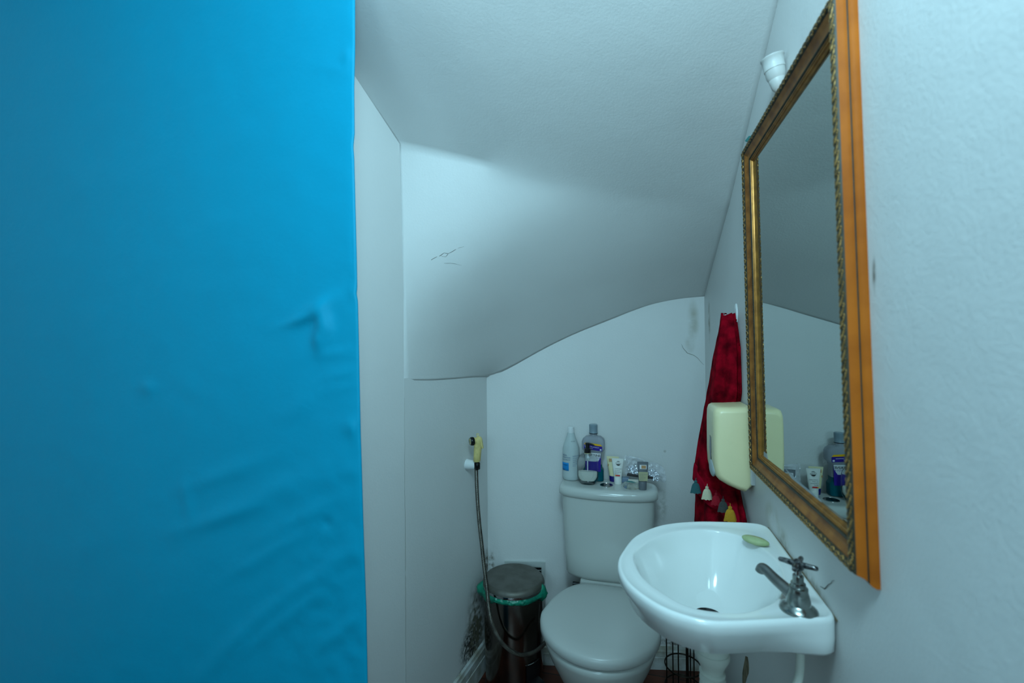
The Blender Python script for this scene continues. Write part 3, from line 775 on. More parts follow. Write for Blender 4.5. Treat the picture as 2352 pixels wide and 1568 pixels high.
P = [s0, s0+d*.3, s0+d*.6, s0+d*.86+Vector((0, 0, .0015)), s0+d*.95+Vector((0, 0, .0012)), s0+d*1.02+Vector((0, 0, -.0025)), s0+d*1.05+Vector((0, 0, -.0085))]
tube(bm, catmull(P, 6), .007, n=20, rf=lambda t: .0096-.0022*min(1, t*1.6)+.0008*max(0, t-.85)/.15); obj('spout', bm, mat('dull_chrome', rgb(140, 142, 140), rough=.32, metal=.9, var=.3, vscale=40), tp)

# soap
sc_ = Vector((.2385, 1.021, .9035))
dxy = (Vector((.2614, 1.0114))-Vector((.2175, 1.0397))).normalized(); an = atan2(dxy.y, dxy.x)
rz_ = Matrix.Rotation(an, 3, 'Z')
so = thing('soap_bar', 'thin pale green bar of soap on the wall-side rim of the washbasin', 'soap', sc_)
bm = bmesh.new()
lathe(bm, [(.0, -.0068), (.7, -.0062), (.93, -.0035), (1.0, -.0005), (.96, .0025), (.8, .0048), (.4, .0062), (0, .0064)], sc_, n=40, sx=1, sy=1)
for v in bm.verts:
    p = v.co-sc_; r = sqrt(p.x**2+p.y**2)
    q_ = rz_ @ Vector((p.x*.0262, p.y*.0140*(1-.25*abs(p.x)**2), p.z+.0006*noise.noise(p*3))); v.co = sc_+q_
obj('bar', bm, M['soap'], so, smooth=60)
bm = bmesh.new(); tube(bm, [sc_+rz_ @ Vector((t*.02-.0, .004*(1-t*t)-.001, .0066-.0022*t*t)) for t in [-1+.1*k for k in range(21)]], .0005, n=6); obj('seam', bm, M['soapr'], so, label='brownish seam along the soap')

# ------------------------------------------------------------------ toilet
TX = -.109
to = thing('toilet', 'white close-coupled toilet with closed lid standing against the back wall', 'toilet', (TX, 1.6, 0))
TK = -.094
bm = bmesh.new()
def tank_ring(z, hx, yf, yb=1.855, n=5.5, bow=.018): return srect(TK, (yf+bow+yb)/2, z, hx, (yb-yf-bow)/2, n, 64, bow)
loft(bm, [tank_ring(.434, .142, 1.714, 1.84), tank_ring(.437, .152, 1.704, 1.846), tank_ring(.450, .158, 1.696, 1.85), tank_ring(.52, .161, 1.691), tank_ring(.62, .1655, 1.693), tank_ring(.70, .169, 1.697), tank_ring(.737, .170, 1.70)])
obj('tank', bm, M['porc2'], to, smooth=60)
bm = bmesh.new()
def lid_ring(z, ins): return srect(TK, (1.712+1.862)/2, z, .184-ins, .075-ins, 5, 72, .022)
loft(bm, [lid_ring(.733, .014), lid_ring(.734, .006), lid_ring(.739, .001), lid_ring(.748, 0), lid_ring(.758, .001), lid_ring(.765, .005), lid_ring(.769, .011), lid_ring(.7705, .020), lid_ring(.7702, .032)])
tl = obj('tank_lid', bm, M['porc2'], to, smooth=60)
bc_ = onZ(1393, 1113.5, .7715)
bm = bmesh.new(); lathe(bm, [(.0245, .768), (.0245, .7715), (.0235, .7725), (.022, .7725), (.0215, .7715), (0, .7715)], (bc_.x, bc_.y, 0), n=40); fb = obj('flush_button', bm, M['chromeb'], to, label='round chrome flush button')
for s, mm in ((-1, M['chromed']), (1, M['chromeb'])):
    bm = bmesh.new(); pts = [Vector((bc_.x+s*.0008, bc_.y-.0205, .7712))]+[Vector((bc_.x+s*(.0008+.0200*cos(a)), bc_.y+.0205*sin(a), .7712)) for a in [-pi/2+pi*k/16 for k in range(1, 16)]]+[Vector((bc_.x+s*.0008, bc_.y+.0205, .7712))]
    prism(bm, pts, (0, 0, .0014)); o = obj('button_half', bm, mm, fb, smooth=30); o.location = (0, 0, 0)
def egg(z, hw, yf, yb, n_=44, yc=1.475, nb=4.2, cx=TX):
    out = []
    for i in range(n_*2):
        a = 2*pi*i/(n_*2); c_, s_ = cos(a), sin(a)
        if s_ < 0: x, y = hw*c_, yc+(yc-yf)*s_
        else:
            x = sgn(c_)*abs(c_)**(2/nb)*hw; y = yc+(yb-yc)*abs(s_)**(2/nb)
            x *= 1-.36*max(0, (y-yc)/(yb-yc))**1.35
        out.append(Vector((cx+x, y, z)))
    return out
bm = bmesh.new()
loft(bm, [egg(0, .10, 1.40, 1.75, yc=1.56), egg(.02, .098, 1.405, 1.75, yc=1.56), egg(.10, .092, 1.42, 1.75, yc=1.56), egg(.18, .105, 1.40, 1.76, yc=1.54), egg(.26, .135, 1.352, 1.78, yc=1.51), egg(.33, .160, 1.312, 1.80, yc=1.485), egg(.372, .1715, 1.292, 1.81), egg(.386, .174, 1.288, 1.812), egg(.394, .172, 1.291, 1.81), egg(.397, .165, 1.30, 1.80)])
obj('bowl', bm, M['porc2'], to, smooth=60)
bm = bmesh.new(); box(bm, (TK-.10, 1.70, .396), (TK+.10, 1.83, .4345), .006); obj('tank_shelf', bm, M['porc2'], to)
bm = bmesh.new(); loft(bm, [egg(.3975, .166, 1.300, 1.66), egg(.399, .169, 1.296, 1.66), egg(.402, .169, 1.296, 1.66), egg(.404, .166, 1.300, 1.655)]); obj('seat', bm, M['seatp'], to, smooth=60)
bm = bmesh.new()
loft(bm, [egg(.4030, .178, 1.290, 1.68), egg(.4034, .183, 1.2845, 1.684), egg(.408, .1868, 1.2805, 1.687), egg(.422, .1872, 1.280, 1.688), egg(.431, .1855, 1.282, 1.687), egg(.436, .180, 1.288, 1.683), egg(.4395, .169, 1.30, 1.672), egg(.4425, .13, 1.345, 1.63), egg(.444, .06, 1.42, 1.55), egg(.4442, .01, 1.465, 1.49)])
obj('seat_lid', bm, M['seatp'], to, smooth=60)
for s in (-1, 1):
    bm = bmesh.new(); tube(bm, [(TX+s*.098-.012, 1.690, .424), (TX+s*.098+.012, 1.690, .424)], .008, n=16); lathe(bm, [(.006, .398), (.006, .43)], (TX+s*.1, 1.672, 0), n=12); obj('hinge', bm, M['chromed'] if s < 0 else M['seatp'], to)

# ------------------------------------------------------------------ pedal bin
BX, BY = -.448, 1.700
bi = thing('pedal_bin', 'dark steel pedal bin standing in the back left corner beside the toilet', 'bin', (BX, BY, 0))
bm = bmesh.new(); lathe(bm, [(.0, .012), (.106, .012), (.109, .03), (.1125, .2), (.1135, .375), (.1125, .377), (.110, .377)], (BX, BY, 0), n=64); obj('body', bm, M['steel'], bi, smooth=50)
bm = bmesh.new(); lathe(bm, [(0, 0), (.109, 0), (.112, .004), (.112, .022), (.1085, .028), (0, .028)], (BX, BY, 0), n=64); obj('base_ring', bm, M['black'], bi, label='black plastic foot ring')
bm = bmesh.new(); lathe(bm, [(.1155, .3905), (.1182, .3915), (.1190, .396), (.1185, .404), (.1165, .410), (.110, .4165), (.105, .418), (.102, .4172), (.06, .4205), (.02, .4215), (0, .4215)], (BX, BY, 0), n=64); lidp = obj('lid', bm, M['lidsteel'], bi, smooth=40, label='dusty domed steel lid')
bm = bmesh.new(); lathe(bm, [(.1180, .3905), (.1196, .392), (.1199, .396), (.1195, .4005), (.1180, .4012)], (BX, BY, 0), n=64); o = obj('lid_rim', bm, M['chromeb'], lidp, label='bright rim of the lid'); o.location = (0, 0, 0)
fd = Vector((.80, -.60, 0)); sd = Vector((-fd.y, fd.x, 0))
def bp(f, s, z): return Vector((BX, BY, 0))+fd*f+sd*s+Vector((0, 0, z))
bm = bmesh.new()
rings = [[Vector((BX, BY, 0))+(fd*cos(a)+sd*sin(a))*r+Vector((0, 0, z)) for a in [-.28+.56*k/12 for k in range(13)]] for r, z in ((.1075, .068), (.1138, .070), (.1148, .150), (.1110, .152))]
loft(bm, rings, closed=False); obj('pedal_housing', bm, M['black'], bi, recalc=True)
bm = bmesh.new(); prism(bm, [bp(.10, -.022, .090), bp(.146, -.027, .080), bp(.146, .027, .080), bp(.10, .022, .090)], (0, 0, .006), bev=.0015); obj('pedal', bm, M['black'], bi)
bm = bmesh.new(); tube(bm, [bp(.1455, -.026, .0865), bp(.147, 0, .0865), bp(.1455, .026, .0865)], .0016, n=8); obj('pedal_edge', bm, M['chromeb'], bi, label='bright edge of the pedal')
bm = bmesh.new(); tube(bm, [bp(.1160-.00012*s*s, s*.0035, .152-.0002*abs(s)**1.2) for s in range(-9, 10)], .0012, n=6); obj('housing_rim', bm, M['chromeb'], bi, label='thin bright edge round the pedal slot')
# liner
bm = bmesh.new(); NN = 220; rings = []
for k in range(9):
    t = k/8; ring = []
    for i in range(NN):
        a = 2*pi*i/NN
        w = .55+.45*sin(a*2+1.0)+.25*sin(a*5+.4); w = max(.25, min(1.25, w))
        r = .1160+.0075*sin(pi*t)+.0042*noise.noise(Vector((cos(a)*9, sin(a)*9, t*5)))+.0022*noise.noise(Vector((cos(a)*24, sin(a)*24, t*9)))
        z = .3935-t*(.016+.022*w)+.004*noise.noise(Vector((cos(a)*7, sin(a)*7, 3)))
        ring.append(Vector((BX+r*cos(a), BY+r*sin(a), z)))
    rings.append(ring)
for a_, push, dz in ((radians(200), .020, 1.0), (radians(-8), .012, 1.0)):
    for k, ring in enumerate(rings):
        for i, p in enumerate(ring):
            a = 2*pi*i/NN; dd = abs((a-a_+pi) % (2*pi)-pi)
            if dd < .5:
                g_ = exp(-(dd/.16)**2); p.x += push*g_*cos(a)*sin(pi*k/8); p.y += push*g_*sin(a)*sin(pi*k/8); p.z += .018*g_*(1-k/8)-.014*g_*(k/8)
loft(bm, rings, cap0=False, cap1=False)
ln = tag(obj('bin_liner', bm, M['linr'], smooth=80), 'green plastic liner edge bunched below the lid of the pedal bin', 'bin bag')
s = ln.modifiers.new('thick', 'SOLIDIFY'); s.thickness = .0008

# vent grille behind the bin
vg = thing('vent_grille', 'white louvred vent grille low on the back wall behind the bin', 'vent', (-.437, back_y(-.437), .2))
wd = Vector((1, .19, 0)).normalized(); nd = Vector((.19, -1, 0)).normalized()
v0 = Vector((-.519, back_y(-.519), 0))
def vp(s, z, d): return v0+wd*s+nd*d+Vector((0, 0, z))
bm = bmesh.new()
for s0_, s1_, z0_, z1_ in ((0, .168, .395, .414), (0, .168, .215, .234), (0, .016, .234, .395), (.152, .168, .234, .395)):
    prism(bm, [vp(s0_, z0_, -.001), vp(s1_, z0_, -.001), vp(s1_, z1_, -.001), vp(s0_, z1_, -.001)], nd*.010)
obj('frame', bm, M['grille'], vg, smooth=0)
bm = bmesh.new(); prism(bm, [vp(.016, .234, -.0005), vp(.152, .234, -.0005), vp(.152, .395, -.0005), vp(.016, .395, -.0005)], nd*.001); obj('backing', bm, M['black'], vg, smooth=0)
for k in range(13):
    z = .240+k*.0122; bm = bmesh.new(); prism(bm, [vp(.0165, z, .001), vp(.0165, z+.001, .001), vp(.0165, z+.0075, .007), vp(.0165, z+.006, .0075)], wd*.135); obj('louvre', bm, M['grille'], vg, smooth=0)

# ------------------------------------------------------------------ hand bidet
hb = onLeft(1072, 1066)
ho = thing('spray_holder', 'white round wall bracket carrying the hand shower on the left wall', 'bracket', hb)
hx = Vector((1, -.12, 0)).normalized()
mx = Matrix((( -Vector((0,0,1)).x, 0, hx.x), (0, 0, 0), (0, 0, 0)))
ax_z = hx; ax_x = Vector((0, 0, 1)); ax_y = ax_z.cross(ax_x)
MR = Matrix((ax_x, ax_y, ax_z)).transposed()
SX = onY(1096, 1066, 1.618)
bm = bmesh.new(); lathe(bm, [(.0, -.002), (.0195, -.002), (.0200, .002), (.0188, .010), (.0168, .030), (.0150, .040), (.0, .0405)], hb, n=36, mat3=MR); obj('boss', bm, M['whitep'], ho)
bm = bmesh.new()
cc = Vector((SX.x, SX.y, hb.z))
lathe(bm, [(.0104, -.012), (.0112, -.011), (.0112, .011), (.0104, .012), (.0090, .012), (.0090, -.012), (.0104, -.012)], cc, n=28); obj('clip', bm, M['chromed'], ho, label='dark clip of the bracket')
hs = thing('hand_shower', 'yellowed bidet hand shower with steel hose hanging on the left wall', 'hand shower', (SX.x, SX.y, .86))
bt, tt = Vector((SX.x-.001, SX.y, .872)), Vector((SX.x+.006, SX.y, .962))
bm = bmesh.new()
rings = []
for t, r in ((0, .0118), (.05, .0135), (.3, .0140), (.6, .0148), (.8, .0155), (.93, .0145), (1.0, .0105), (1.04, .004)):
    c = bt.lerp(tt, t); rings.append([c+Vector((r*cos(a), r*1.05*sin(a), 0)) for a in [2*pi*k/28 for k in range(28)]])
loft(bm, rings); obj('grip', bm, M['yel'], hs, smooth=60)
hd = (Vector((-.75, -.66, -.02))).normalized(); hc = Vector((SX.x+.002, SX.y, .950))
ax = hd.cross(Vector((0, 0, 1))).normalized(); MH = Matrix((ax, hd.cross(ax), hd)).transposed()
bm = bmesh.new(); lathe(bm, [(.010, .004), (.0135, .010), (.0140, .016), (.0128, .0165)], hc, mat3=MH, n=28); obj('neck', bm, M['yel'], hs)
bm = bmesh.new(); lathe(bm, [(.0142, .015), (.0150, .017), (.0150, .027), (.0138, .0285), (.0, .0285)], hc, mat3=MH, n=28)
for k in range(20):
    a = 2*pi*k/20; p = hc+MH @ Vector((.0150*cos(a), .0150*sin(a), .0215)); blob(bm, p, (.0011, .0011, .005), MH, sub=1)
obj('nozzle', bm, M['chromed'], hs, label='dark grooved nozzle ring')
bm = bmesh.new(); lathe(bm, [(.0105, .0280), (.0105, .0300), (.009, .0305), (0, .0305)], hc, mat3=MH, n=24); npt = obj('spray_face', bm, M['yel'], hs)
bm = bmesh.new()
for R_ in (.003, .0068): ring_tube(bm, hc+hd*.0306, R_, .0006, n=24, m=6, axis=MH)
ring_tube(bm, hc+hd*.0295, .0122, .0012, n=28, m=6, axis=MH)
obj('face_rings', bm, M['chromeb'], hs)
bm = bmesh.new(); ring_tube(bm, Vector((SX.x+.003, SX.y, .9715)), .0045, .0015, n=24, m=8, axis=Matrix.Rotation(pi/2, 3, 'X')); obj('hanging_loop', bm, M['yel'], hs)
bm = bmesh.new(); prism(bm, [(SX.x+.012, SX.y-.006, .966), (SX.x+.019, SX.y-.006, .958), (SX.x+.0245, SX.y-.006, .922), (SX.x+.0195, SX.y-.006, .922), (SX.x+.016, SX.y-.006, .945)], (0, .012, 0), bev=.0012); obj('trigger', bm, M['yel'], hs)
bm = bmesh.new(); lathe(bm, [(.0074, -.030), (.0080, -.028), (.0082, -.012), (.0088, -.004), (.0088, .0)], (SX.x-.001, SX.y, .875), n=24); obj('hose_nut', bm, M['chromed'], hs)
hp = [(1094, 1074, 1.618), (1095, 1110, 1.616), (1097, 1150, 1.612), (1101, 1200, 1.606), (1106, 1245, 1.598), (1112, 1300, 1.588), (1118, 1345, 1.578), (1122, 1385, 1.572), (1130, 1430, 1.562), (1146, 1466, 1.553), (1170, 1492, 1.548), (1196, 1503, 1.550), (1222, 1499, 1.556), (1243, 1485, 1.572), (1262, 1462, 1.60), (1275, 1435, 1.65)]
P = catmull([onY(*p) for p in hp], 34)
bm = bmesh.new(); tube(bm, P, .0075, n=12, rf=lambda t: .0066 + .0008*(1 if int(t*len(P)) % 2 else 0)); obj('hose', bm, M['hose'], hs, smooth=25, label='ribbed steel hose')

# ------------------------------------------------------------------ wire stand behind the basin
wc = onY(1569, 1527, 1.72); WR = .0610
ws = thing('wire_stand', 'dark wire stand on the floor behind the washbasin, right of the toilet', 'stand', (wc.x, wc.y, 0))
for z in (.005, wc.z-.075, wc.z):
    bm = bmesh.new(); ring_tube(bm, (wc.x, wc.y, max(z, .004)), WR, .0026, n=48, m=8); obj('ring', bm, M['wire'], ws)
for an in (200, 250, 300, 350, 60, 120):
    a = radians(an); x, y = wc.x+WR*cos(a)*.985, wc.y+WR*sin(a)*.985
    bm = bmesh.new(); tube(bm, [(x, y, 0), (x, y, .3), (x, y, .52)], .0022, n=8); obj('upright', bm, M['wire'], ws)
bm = bmesh.new(); tube(bm, [(wc.x+.012, wc.y-.02, .003), (wc.x+.012, wc.y-.02, .55)], .005, n=10); obj('pole', bm, M['wire'], ws)
bm = bmesh.new()
for an in (30, 150, 270): a = radians(an); tube(bm, [(wc.x, wc.y, .005), (wc.x+WR*cos(a), wc.y+WR*sin(a), .005)], .0022, n=6)
obj('base_spokes', bm, M['wire'], ws)

# ------------------------------------------------------------------ things on the tank lid
TZ = .7705; K = .00172
def strip_patch(bm, c, rad, a0, a1, z0, z1, n=14, rfun=None, sy=1):
    rows_ = []
    for z in [z0+(z1-z0)*k/4 for k in range(5)]:
        r = rfun(z) if rfun else rad
        rows_.append([Vector((c.x+r*cos(a), c.y+r*sy*sin(a), z)) for a in [radians(a0+(a1-a0)*k/n) for k in range(n+1)]])
    loft(bm, rows_, closed=False)
# peroxide bottle
pc = Vector((-.2385, 1.825, TZ))
pb = thing('plastic_bottle', 'tall cloudy bottle with a blue square label, leftmost on the tank lid', 'bottle', pc)
bm = bmesh.new(); lathe(bm, [(0, .0), (.030, .0), (.0345, .004), (.0352, .02), (.0345, .07), (.0340, .105), (.0335, .122), (.0275, .142), (.021, .160), (.0155, .176), (.0135, .186), (.0128, .186), (.0145, .176), (.020, .160), (.0265, .142), (.0325, .122), (.033, .105), (.0335, .03), (.0, .003)], pc, n=40); obj('body', bm, M['clearp'], pb, smooth=50)
bm = bmesh.new(); lathe(bm, [(0, .0035), (.033, .0045), (.0330, .07), (.0324, .105), (.0318, .1215), (0, .1215)], pc, n=40); obj('liquid', bm, M['water'], pb)
bm = bmesh.new(); lathe(bm, [(.0138, .184), (.0142, .187), (.0128, .203), (.0128, .206), (.0118, .207), (0, .207)], pc, n=32); obj('cap', bm, M['whitep'], pb)
bm = bmesh.new(); strip_patch(bm, pc, .0357, 205, 262, TZ+.040, TZ+.071); lb = obj('blue_label', bm, M['lblue'], pb, label='bright blue square label')
s = lb.modifiers.new('t', 'SOLIDIFY'); s.thickness = .0004
def curved_text(name, s, size, m, parent, c, rad, adeg, z, sy=1.0):
    """text wrapped round an upright bottle, starting at angle adeg (degrees), reading to the right as seen from the front"""
    o = text(name, s, size, m, parent, (0, 0, 0), (1, 0, 0), (0, 0, 1))
    for v in o.data.vertices:
        a = radians(adeg)+v.co.x/rad; r = rad-v.co.y*0
        v.co = Vector((c.x+rad*cos(a), c.y+rad*sy*sin(a), z+v.co.z))
    return o
for s_, sz, ang, z in (('AGUA', .0078, 214, .098), ('OXIGENADA', .0064, 212, .0895), ('SOLUCAO 3%', .0062, 210, .0805)): curved_text('lettering', s_, sz, M['inkblue'], pb, pc, .0358, ang, TZ+z)
for k, s_ in enumerate(('INDICACOES', 'uso externo', 'conservar em', 'local fresco', 'e ao abrigo', 'da luz')): curved_text('lettering', s_, .0056, M['inkblue'], pb, pc, .0358, 287, TZ+.096-.0075*k)
curved_text('lettering', '10 VOL', .0062, M['inkb'], pb, pc, .0240, 275, TZ+.151)
curved_text('lettering', '10 volumes', .0056, M['navy'], pb, pc, .0366, 213, TZ+.061)
curved_text('lettering', '100 ml', .0056, M['navy'], pb, pc, .0366, 213, TZ+.044)
# mouthwash
mc = Vector((-.150, 1.832, TZ))
mw = thing('mouthwash_bottle', 'grey mouthwash bottle with purple labels and teal liquid behind the pump bottle', 'bottle', mc)
def mring(z, hx, hy, n=5): return srect(mc.x, mc.y, TZ+z, hx, hy, n, 48)
bm = bmesh.new()
S = [(0, .034, .022), (.003, .038, .0255), (.040, .0385, .026), (.046, .036, .0245), (.050, .0325, .022), (.100, .0325, .022), (.112, .0345, .0235), (.122, .0435, .0265), (.128, .045, .027), (.153, .045, .027), (.163, .041, .025), (.172, .030, .021)]
loft(bm, [mring(*s_) for s_ in S]+[srect(mc.x, mc.y, TZ+.1745, .015, .015, 2.1, 48), srect(mc.x, mc.y, TZ+.184, .0138, .0138, 2, 48)])
obj('body', bm, M['greyb'], mw, smooth=45)
bm = bmesh.new(); loft(bm, [mring(.001, .033, .021), mring(.004, .0372, .0247), mring(.040, .0377, .0252), mring(.046, .0352, .0237), mring(.050, .0317, .0212), mring(.068, .0317, .0212)]); obj('liquid', bm, M['teal'], mw, label='teal mouthwash in the foot of the bottle')
bm = bmesh.new(); loft(bm, [mring(-.0003, .0342, .0222), mring(.003, .0388, .0262), mring(.040, .0391, .0266), mring(.0465, .0366, .0251), mring(.051, .0331, .0226), mring(.066, .0331, .0226)], cap1=False); obj('tinted_foot', bm, M['teal'], mw, label='teal tinted lower part')
bm = bmesh.new(); lathe(bm, [(.0155, .183), (.0168, .1835), (.0170, .186), (.0165, .187), (.0163, .205), (.0166, .206), (.0166, .2175), (.0145, .2195), (0, .2200)], mc, n=40); obj('cap', bm, M['capgrey'], mw)
bm = bmesh.new(); ring_tube(bm, mc+Vector((0, 0, .1845)), .0160, .0016, n=36, m=6); obj('neck_ring', bm, M['chromed'], mw, label='dark ring below the cap')
yf = mc.y-.0276
def flat(name, pts, m, parent, y=yf, th=.0005, label=None):
    bm = bmesh.new(); prism(bm, [Vector((x, y, TZ+z)) for x, z in pts], (0, -th, 0)); return obj(name, bm, m, parent, smooth=0, label=label)
x0 = mc.x
ul = flat('upper_label', [(x0-.035, .127), (x0+.0345, .1195), (x0+.0355, .122), (x0+.0355, .137), (x0+.030, .1445), (x0-.030, .151), (x0-.035, .148)], M['purple'], mw, label='purple upper label')
yl = flat('yellow_band', [(x0-.035, .1445), (x0+.0355, .1385), (x0+.030, .1455), (x0-.029, .1525)], M['lyel'], mw, y=yf-.0004, label='yellow band on the upper label')
bm = bmesh.new(); ring_tube(bm, (x0-.0245, yf-.0008, TZ+.1385), .0062, .0008, n=28, m=6, axis=Matrix.Rotation(pi/2, 3, 'X')); obj('round_emblem', bm, M['lwhite'], mw)
flat('small_square', [(x0+.0265, .1225), (x0+.0325, .122), (x0+.0325, .128), (x0+.0265, .1285)], M['lwhite'], mw, y=yf-.0004)
text('lettering', '12h protecao', .0065, M['lwhite'], mw, (x0-.012, yf-.0009, TZ+.1345), (1, 0, -.09), (0, 0, 1))
text('lettering', 'total', .0058, M['lwhite'], mw, (x0-.012, yf-.0009, TZ+.1285), (1, 0, -.09), (0, 0, 1))
yf2 = mc.y-.0230
flat('lower_label', [(x0-.029, .040), (x0+.029, .040), (x0+.030, .108), (x0-.029, .112)], M['purple'], mw, y=yf2-.004, label='purple lower label')
flat('white_panel', [(x0-.029, .080), (x0+.018, .078), (x0+.028, .095), (x0+.030, .111), (x0-.029, .1135)], M['lwhite'], mw, y=yf2-.0047, label='white brand panel')
text('lettering', 'LISTERINE', .0128, M['inkb'], mw, (x0-.0285, yf2-.0055, TZ+.0985), (1, 0, -.01), (0, 0, 1), bold=.0002)
text('lettering', 'TOTAL', .0088, M['purple'], mw, (x0+.0035, yf2-.0055, TZ+.0895), (1, 0, -.01), (0, 0, 1))
# pump bottle
qc = Vector((-.1680, 1.770, TZ))
pu = thing('pump_bottle', 'clear oval soap pump bottle with a black pump in front of the mouthwash', 'bottle', qc)
def qring(z, hx, hy, n=2.4): return srect(qc.x, qc.y, TZ+z, hx, hy, n, 48)
S = [(0, .022, .012), (.002, .026, .0145), (.010, .0330, .017), (.022, .0378, .018), (.036, .0398, .018), (.076, .0398, .018), (.092, .0378, .0172), (.105, .0325, .0155), (.113, .024, .0135), (.1165, .0150, .0125), (.119, .0125, .0122)]
bm = bmesh.new(); loft(bm, [qring(*s_) for s_ in S]); obj('body', bm, M['clearg'], pu, smooth=60)
bm = bmesh.new(); loft(bm, [qring(.014, .024, .012), qring(.020, .030, .0135), (qring(.030, .0345, .0148)), qring(.045, .0350, .0148), qring(.050, .033, .0140)]); obj('soap', bm, M['lotion'], pu, label='white soap in the bottom')
bm = bmesh.new(); tube(bm, [qc+Vector((0, 0, .117)), qc+Vector((0, 0, .05)), qc+Vector((.001, 0, .008))], .0022, n=10); obj('dip_tube', bm, M['whitep'], pu)
bm = bmesh.new(); lathe(bm, [(.0065, .090), (.0075, .117)], qc, n=20); obj('pump_chamber', bm, M['clearp'], pu)
bm = bmesh.new(); lathe(bm, [(.0135, .1180), (.0138, .1195), (.0133, .1205), (0, .1205)], qc, n=30); obj('gasket', bm, M['beigel'], pu)
bm = bmesh.new(); lathe(bm, [(.0129, .1195), (.0131, .1200), (.0126, .1345), (.0105, .1365), (.0078, .138), (.0072, .146), (.0085, .1465), (.0085, .1565), (.007, .1580), (0, .1580)], qc, n=30)
tube(bm, [qc+Vector((0, -.001, .154)), qc+Vector((.012, -.003, .154)), qc+Vector((.023, -.006, .1515)), qc+Vector((.027, -.007, .1485))], .0038, n=12, rf=lambda t: .0044-.0018*t); obj('pump', bm, M['black'], pu, label='black pump head')
bm = bmesh.new(); ring_tube(bm, (qc.x, qc.y-.0183, TZ+.049), .0245, .0008, n=40, m=6, axis=Matrix(((1, 0, 0), (0, 0, .05), (0, 1.3, 0)))); obj('embossed_oval', bm, M['clearg'], pu)
# tubes
def squeeze_tube(name, label, c, H_, wcap, wtop, m, mcap, hcap, lean=(0, 0), grp=None, yaw=0):
    t = thing(name, label, 'tube', c)
    ry = Matrix.Rotation(radians(yaw), 3, 'Z')
    def tr(p): q_ = ry @ p; return Vector((c.x+q_.x+lean[0]*q_.z, c.y+q_.y+lean[1]*q_.z, c.z+q_.z))
    def rr(z, hx, hy, n=2.2): return [tr(p) for p in srect(0, 0, z, hx, hy, n, 40)]
    bm = bmesh.new(); hc_ = hcap
    loft(bm, [rr(hc_, wcap*.96, wcap*.9), rr(hc_+.004, wcap, wcap*.92), rr(hc_+(H_-hc_)*.4, wcap+(wtop-wcap)*.45, wcap*.62), rr(hc_+(H_-hc_)*.75, wcap+(wtop-wcap)*.8, wcap*.28, 2.6), rr(H_-.006, wtop, .0012, 3), rr(H_, wtop, .0010, 3)])
    obj('tube_body', bm, m, t, smooth=60)
    bm = bmesh.new(); loft(bm, [rr(0, wcap*.92, wcap*.88), rr(.001, wcap*.95, wcap*.9), rr(hc_-.001, wcap*.98, wcap*.93), rr(hc_, wcap*.95, wcap*.9)]); obj('cap', bm, mcap, t, smooth=50)
    return t, tr
def tflat(name, tr, pts, y0f, m, parent, label=None):
    bm = bmesh.new(); vs = [tr(Vector((x, y0f(z), z))) for x, z in pts]
    f = bm.faces.new([bm.verts.new(p) for p in vs]); o = obj(name, bm, m, parent, smooth=0, label=label)
    s = o.modifiers.new('t', 'SOLIDIFY'); s.thickness = .0004; s.offset = 0
    return o
c = Vector((-.0735, 1.834, TZ))
t, tr = squeeze_tube('cream_tube', 'cream-coloured squeeze tube standing on its navy cap behind the white tube', c, .0955, .0165, .0235, M['cream'], M['navy'], .0215, lean=(-.03, 0))
tflat('gold_mark', tr, [(-.015, .077), (.004, .077), (.004, .088), (-.015, .088)], lambda z: -.0075+.0050*(z-.07)/.03-.0025, M['inkgold'], t)
tflat('brown_spot', tr, [(-.020, .060), (-.0165, .059), (-.0155, .066), (-.019, .067)], lambda z: -.0070, M['inkgold'], t)
c = Vector((-.0560, 1.800, TZ))
t, tr = squeeze_tube('white_tube', 'white squeeze tube with a round black and red mark right of the mouthwash', c, .0965, .0148, .0225, M['wtube'], M['wtube'], .0225)
def yw(z): return -(.0140*(1-((z-.02)/.08)*.88)+.0012)
bm = bmesh.new()
def arcpts(cx, cz, r0, a0, a1, n=14): return [(cx+r0*cos(radians(a0+(a1-a0)*k/n)), cz+r0*sin(radians(a0+(a1-a0)*k/n))) for k in range(n+1)]
tflat('mark_lower', tr, arcpts(.002, .080, .0085, 205, 335), lambda z: yw(z)-.0012, M['inkb'], t)
tflat('mark_upper', tr, arcpts(.002, .080, .0085, 40, 140), lambda z: yw(z)-.0012, M['inkgrey'], t)
o = text('lettering', 'Q.eau', .0088, M['inkgrey'], t, tr(Vector((-.0085, yw(.078)-.0012, .0775))), (1, 0, 0), (0, .16, 1))
for k in range(4):
    o = text('lettering', ('creme para', 'as maos', 'hidratante', '50 ml')[k], .0058, M['inkgrey'], t, tr(Vector((-.011, yw(.06-.006*k)-.0014, .0585-.0062*k))), (1, 0, 0), (0, .16, 1))
tflat('red_bar', tr, [(-.0105, .0325), (.0085, .0325), (.0085, .0375), (-.0105, .0375)], lambda z: yw(z)-.0016, M['inkred'], t)
tflat('yellow_dot', tr, arcpts(-.0085, .035, .0018, 0, 340), lambda z: yw(z)-.0022, M['lyel'], t)
c = Vector((.0335, 1.750, TZ))
t, tr = squeeze_tube('slate_tube', 'slate grey squeeze tube with a beige label standing at the right of the tank lid', c, .101, .0148, .0200, M['gtube'], M['gtube'], .0290, lean=(.02, .02), yaw=8)
def yg(z): return -(.0142*(1-((z-.03)/.08)*.85)+.0016)
tflat('beige_label', tr, [(-.0150, .0345), (.0150, .0345), (.0172, .066), (-.0172, .066)], yg, M['beigel'], t)
tflat('price_label', tr, [(-.012, .076), (.0125, .076), (.0125, .091), (-.012, .091)], lambda z: yg(z)-.0002, M['lwhite'], t)
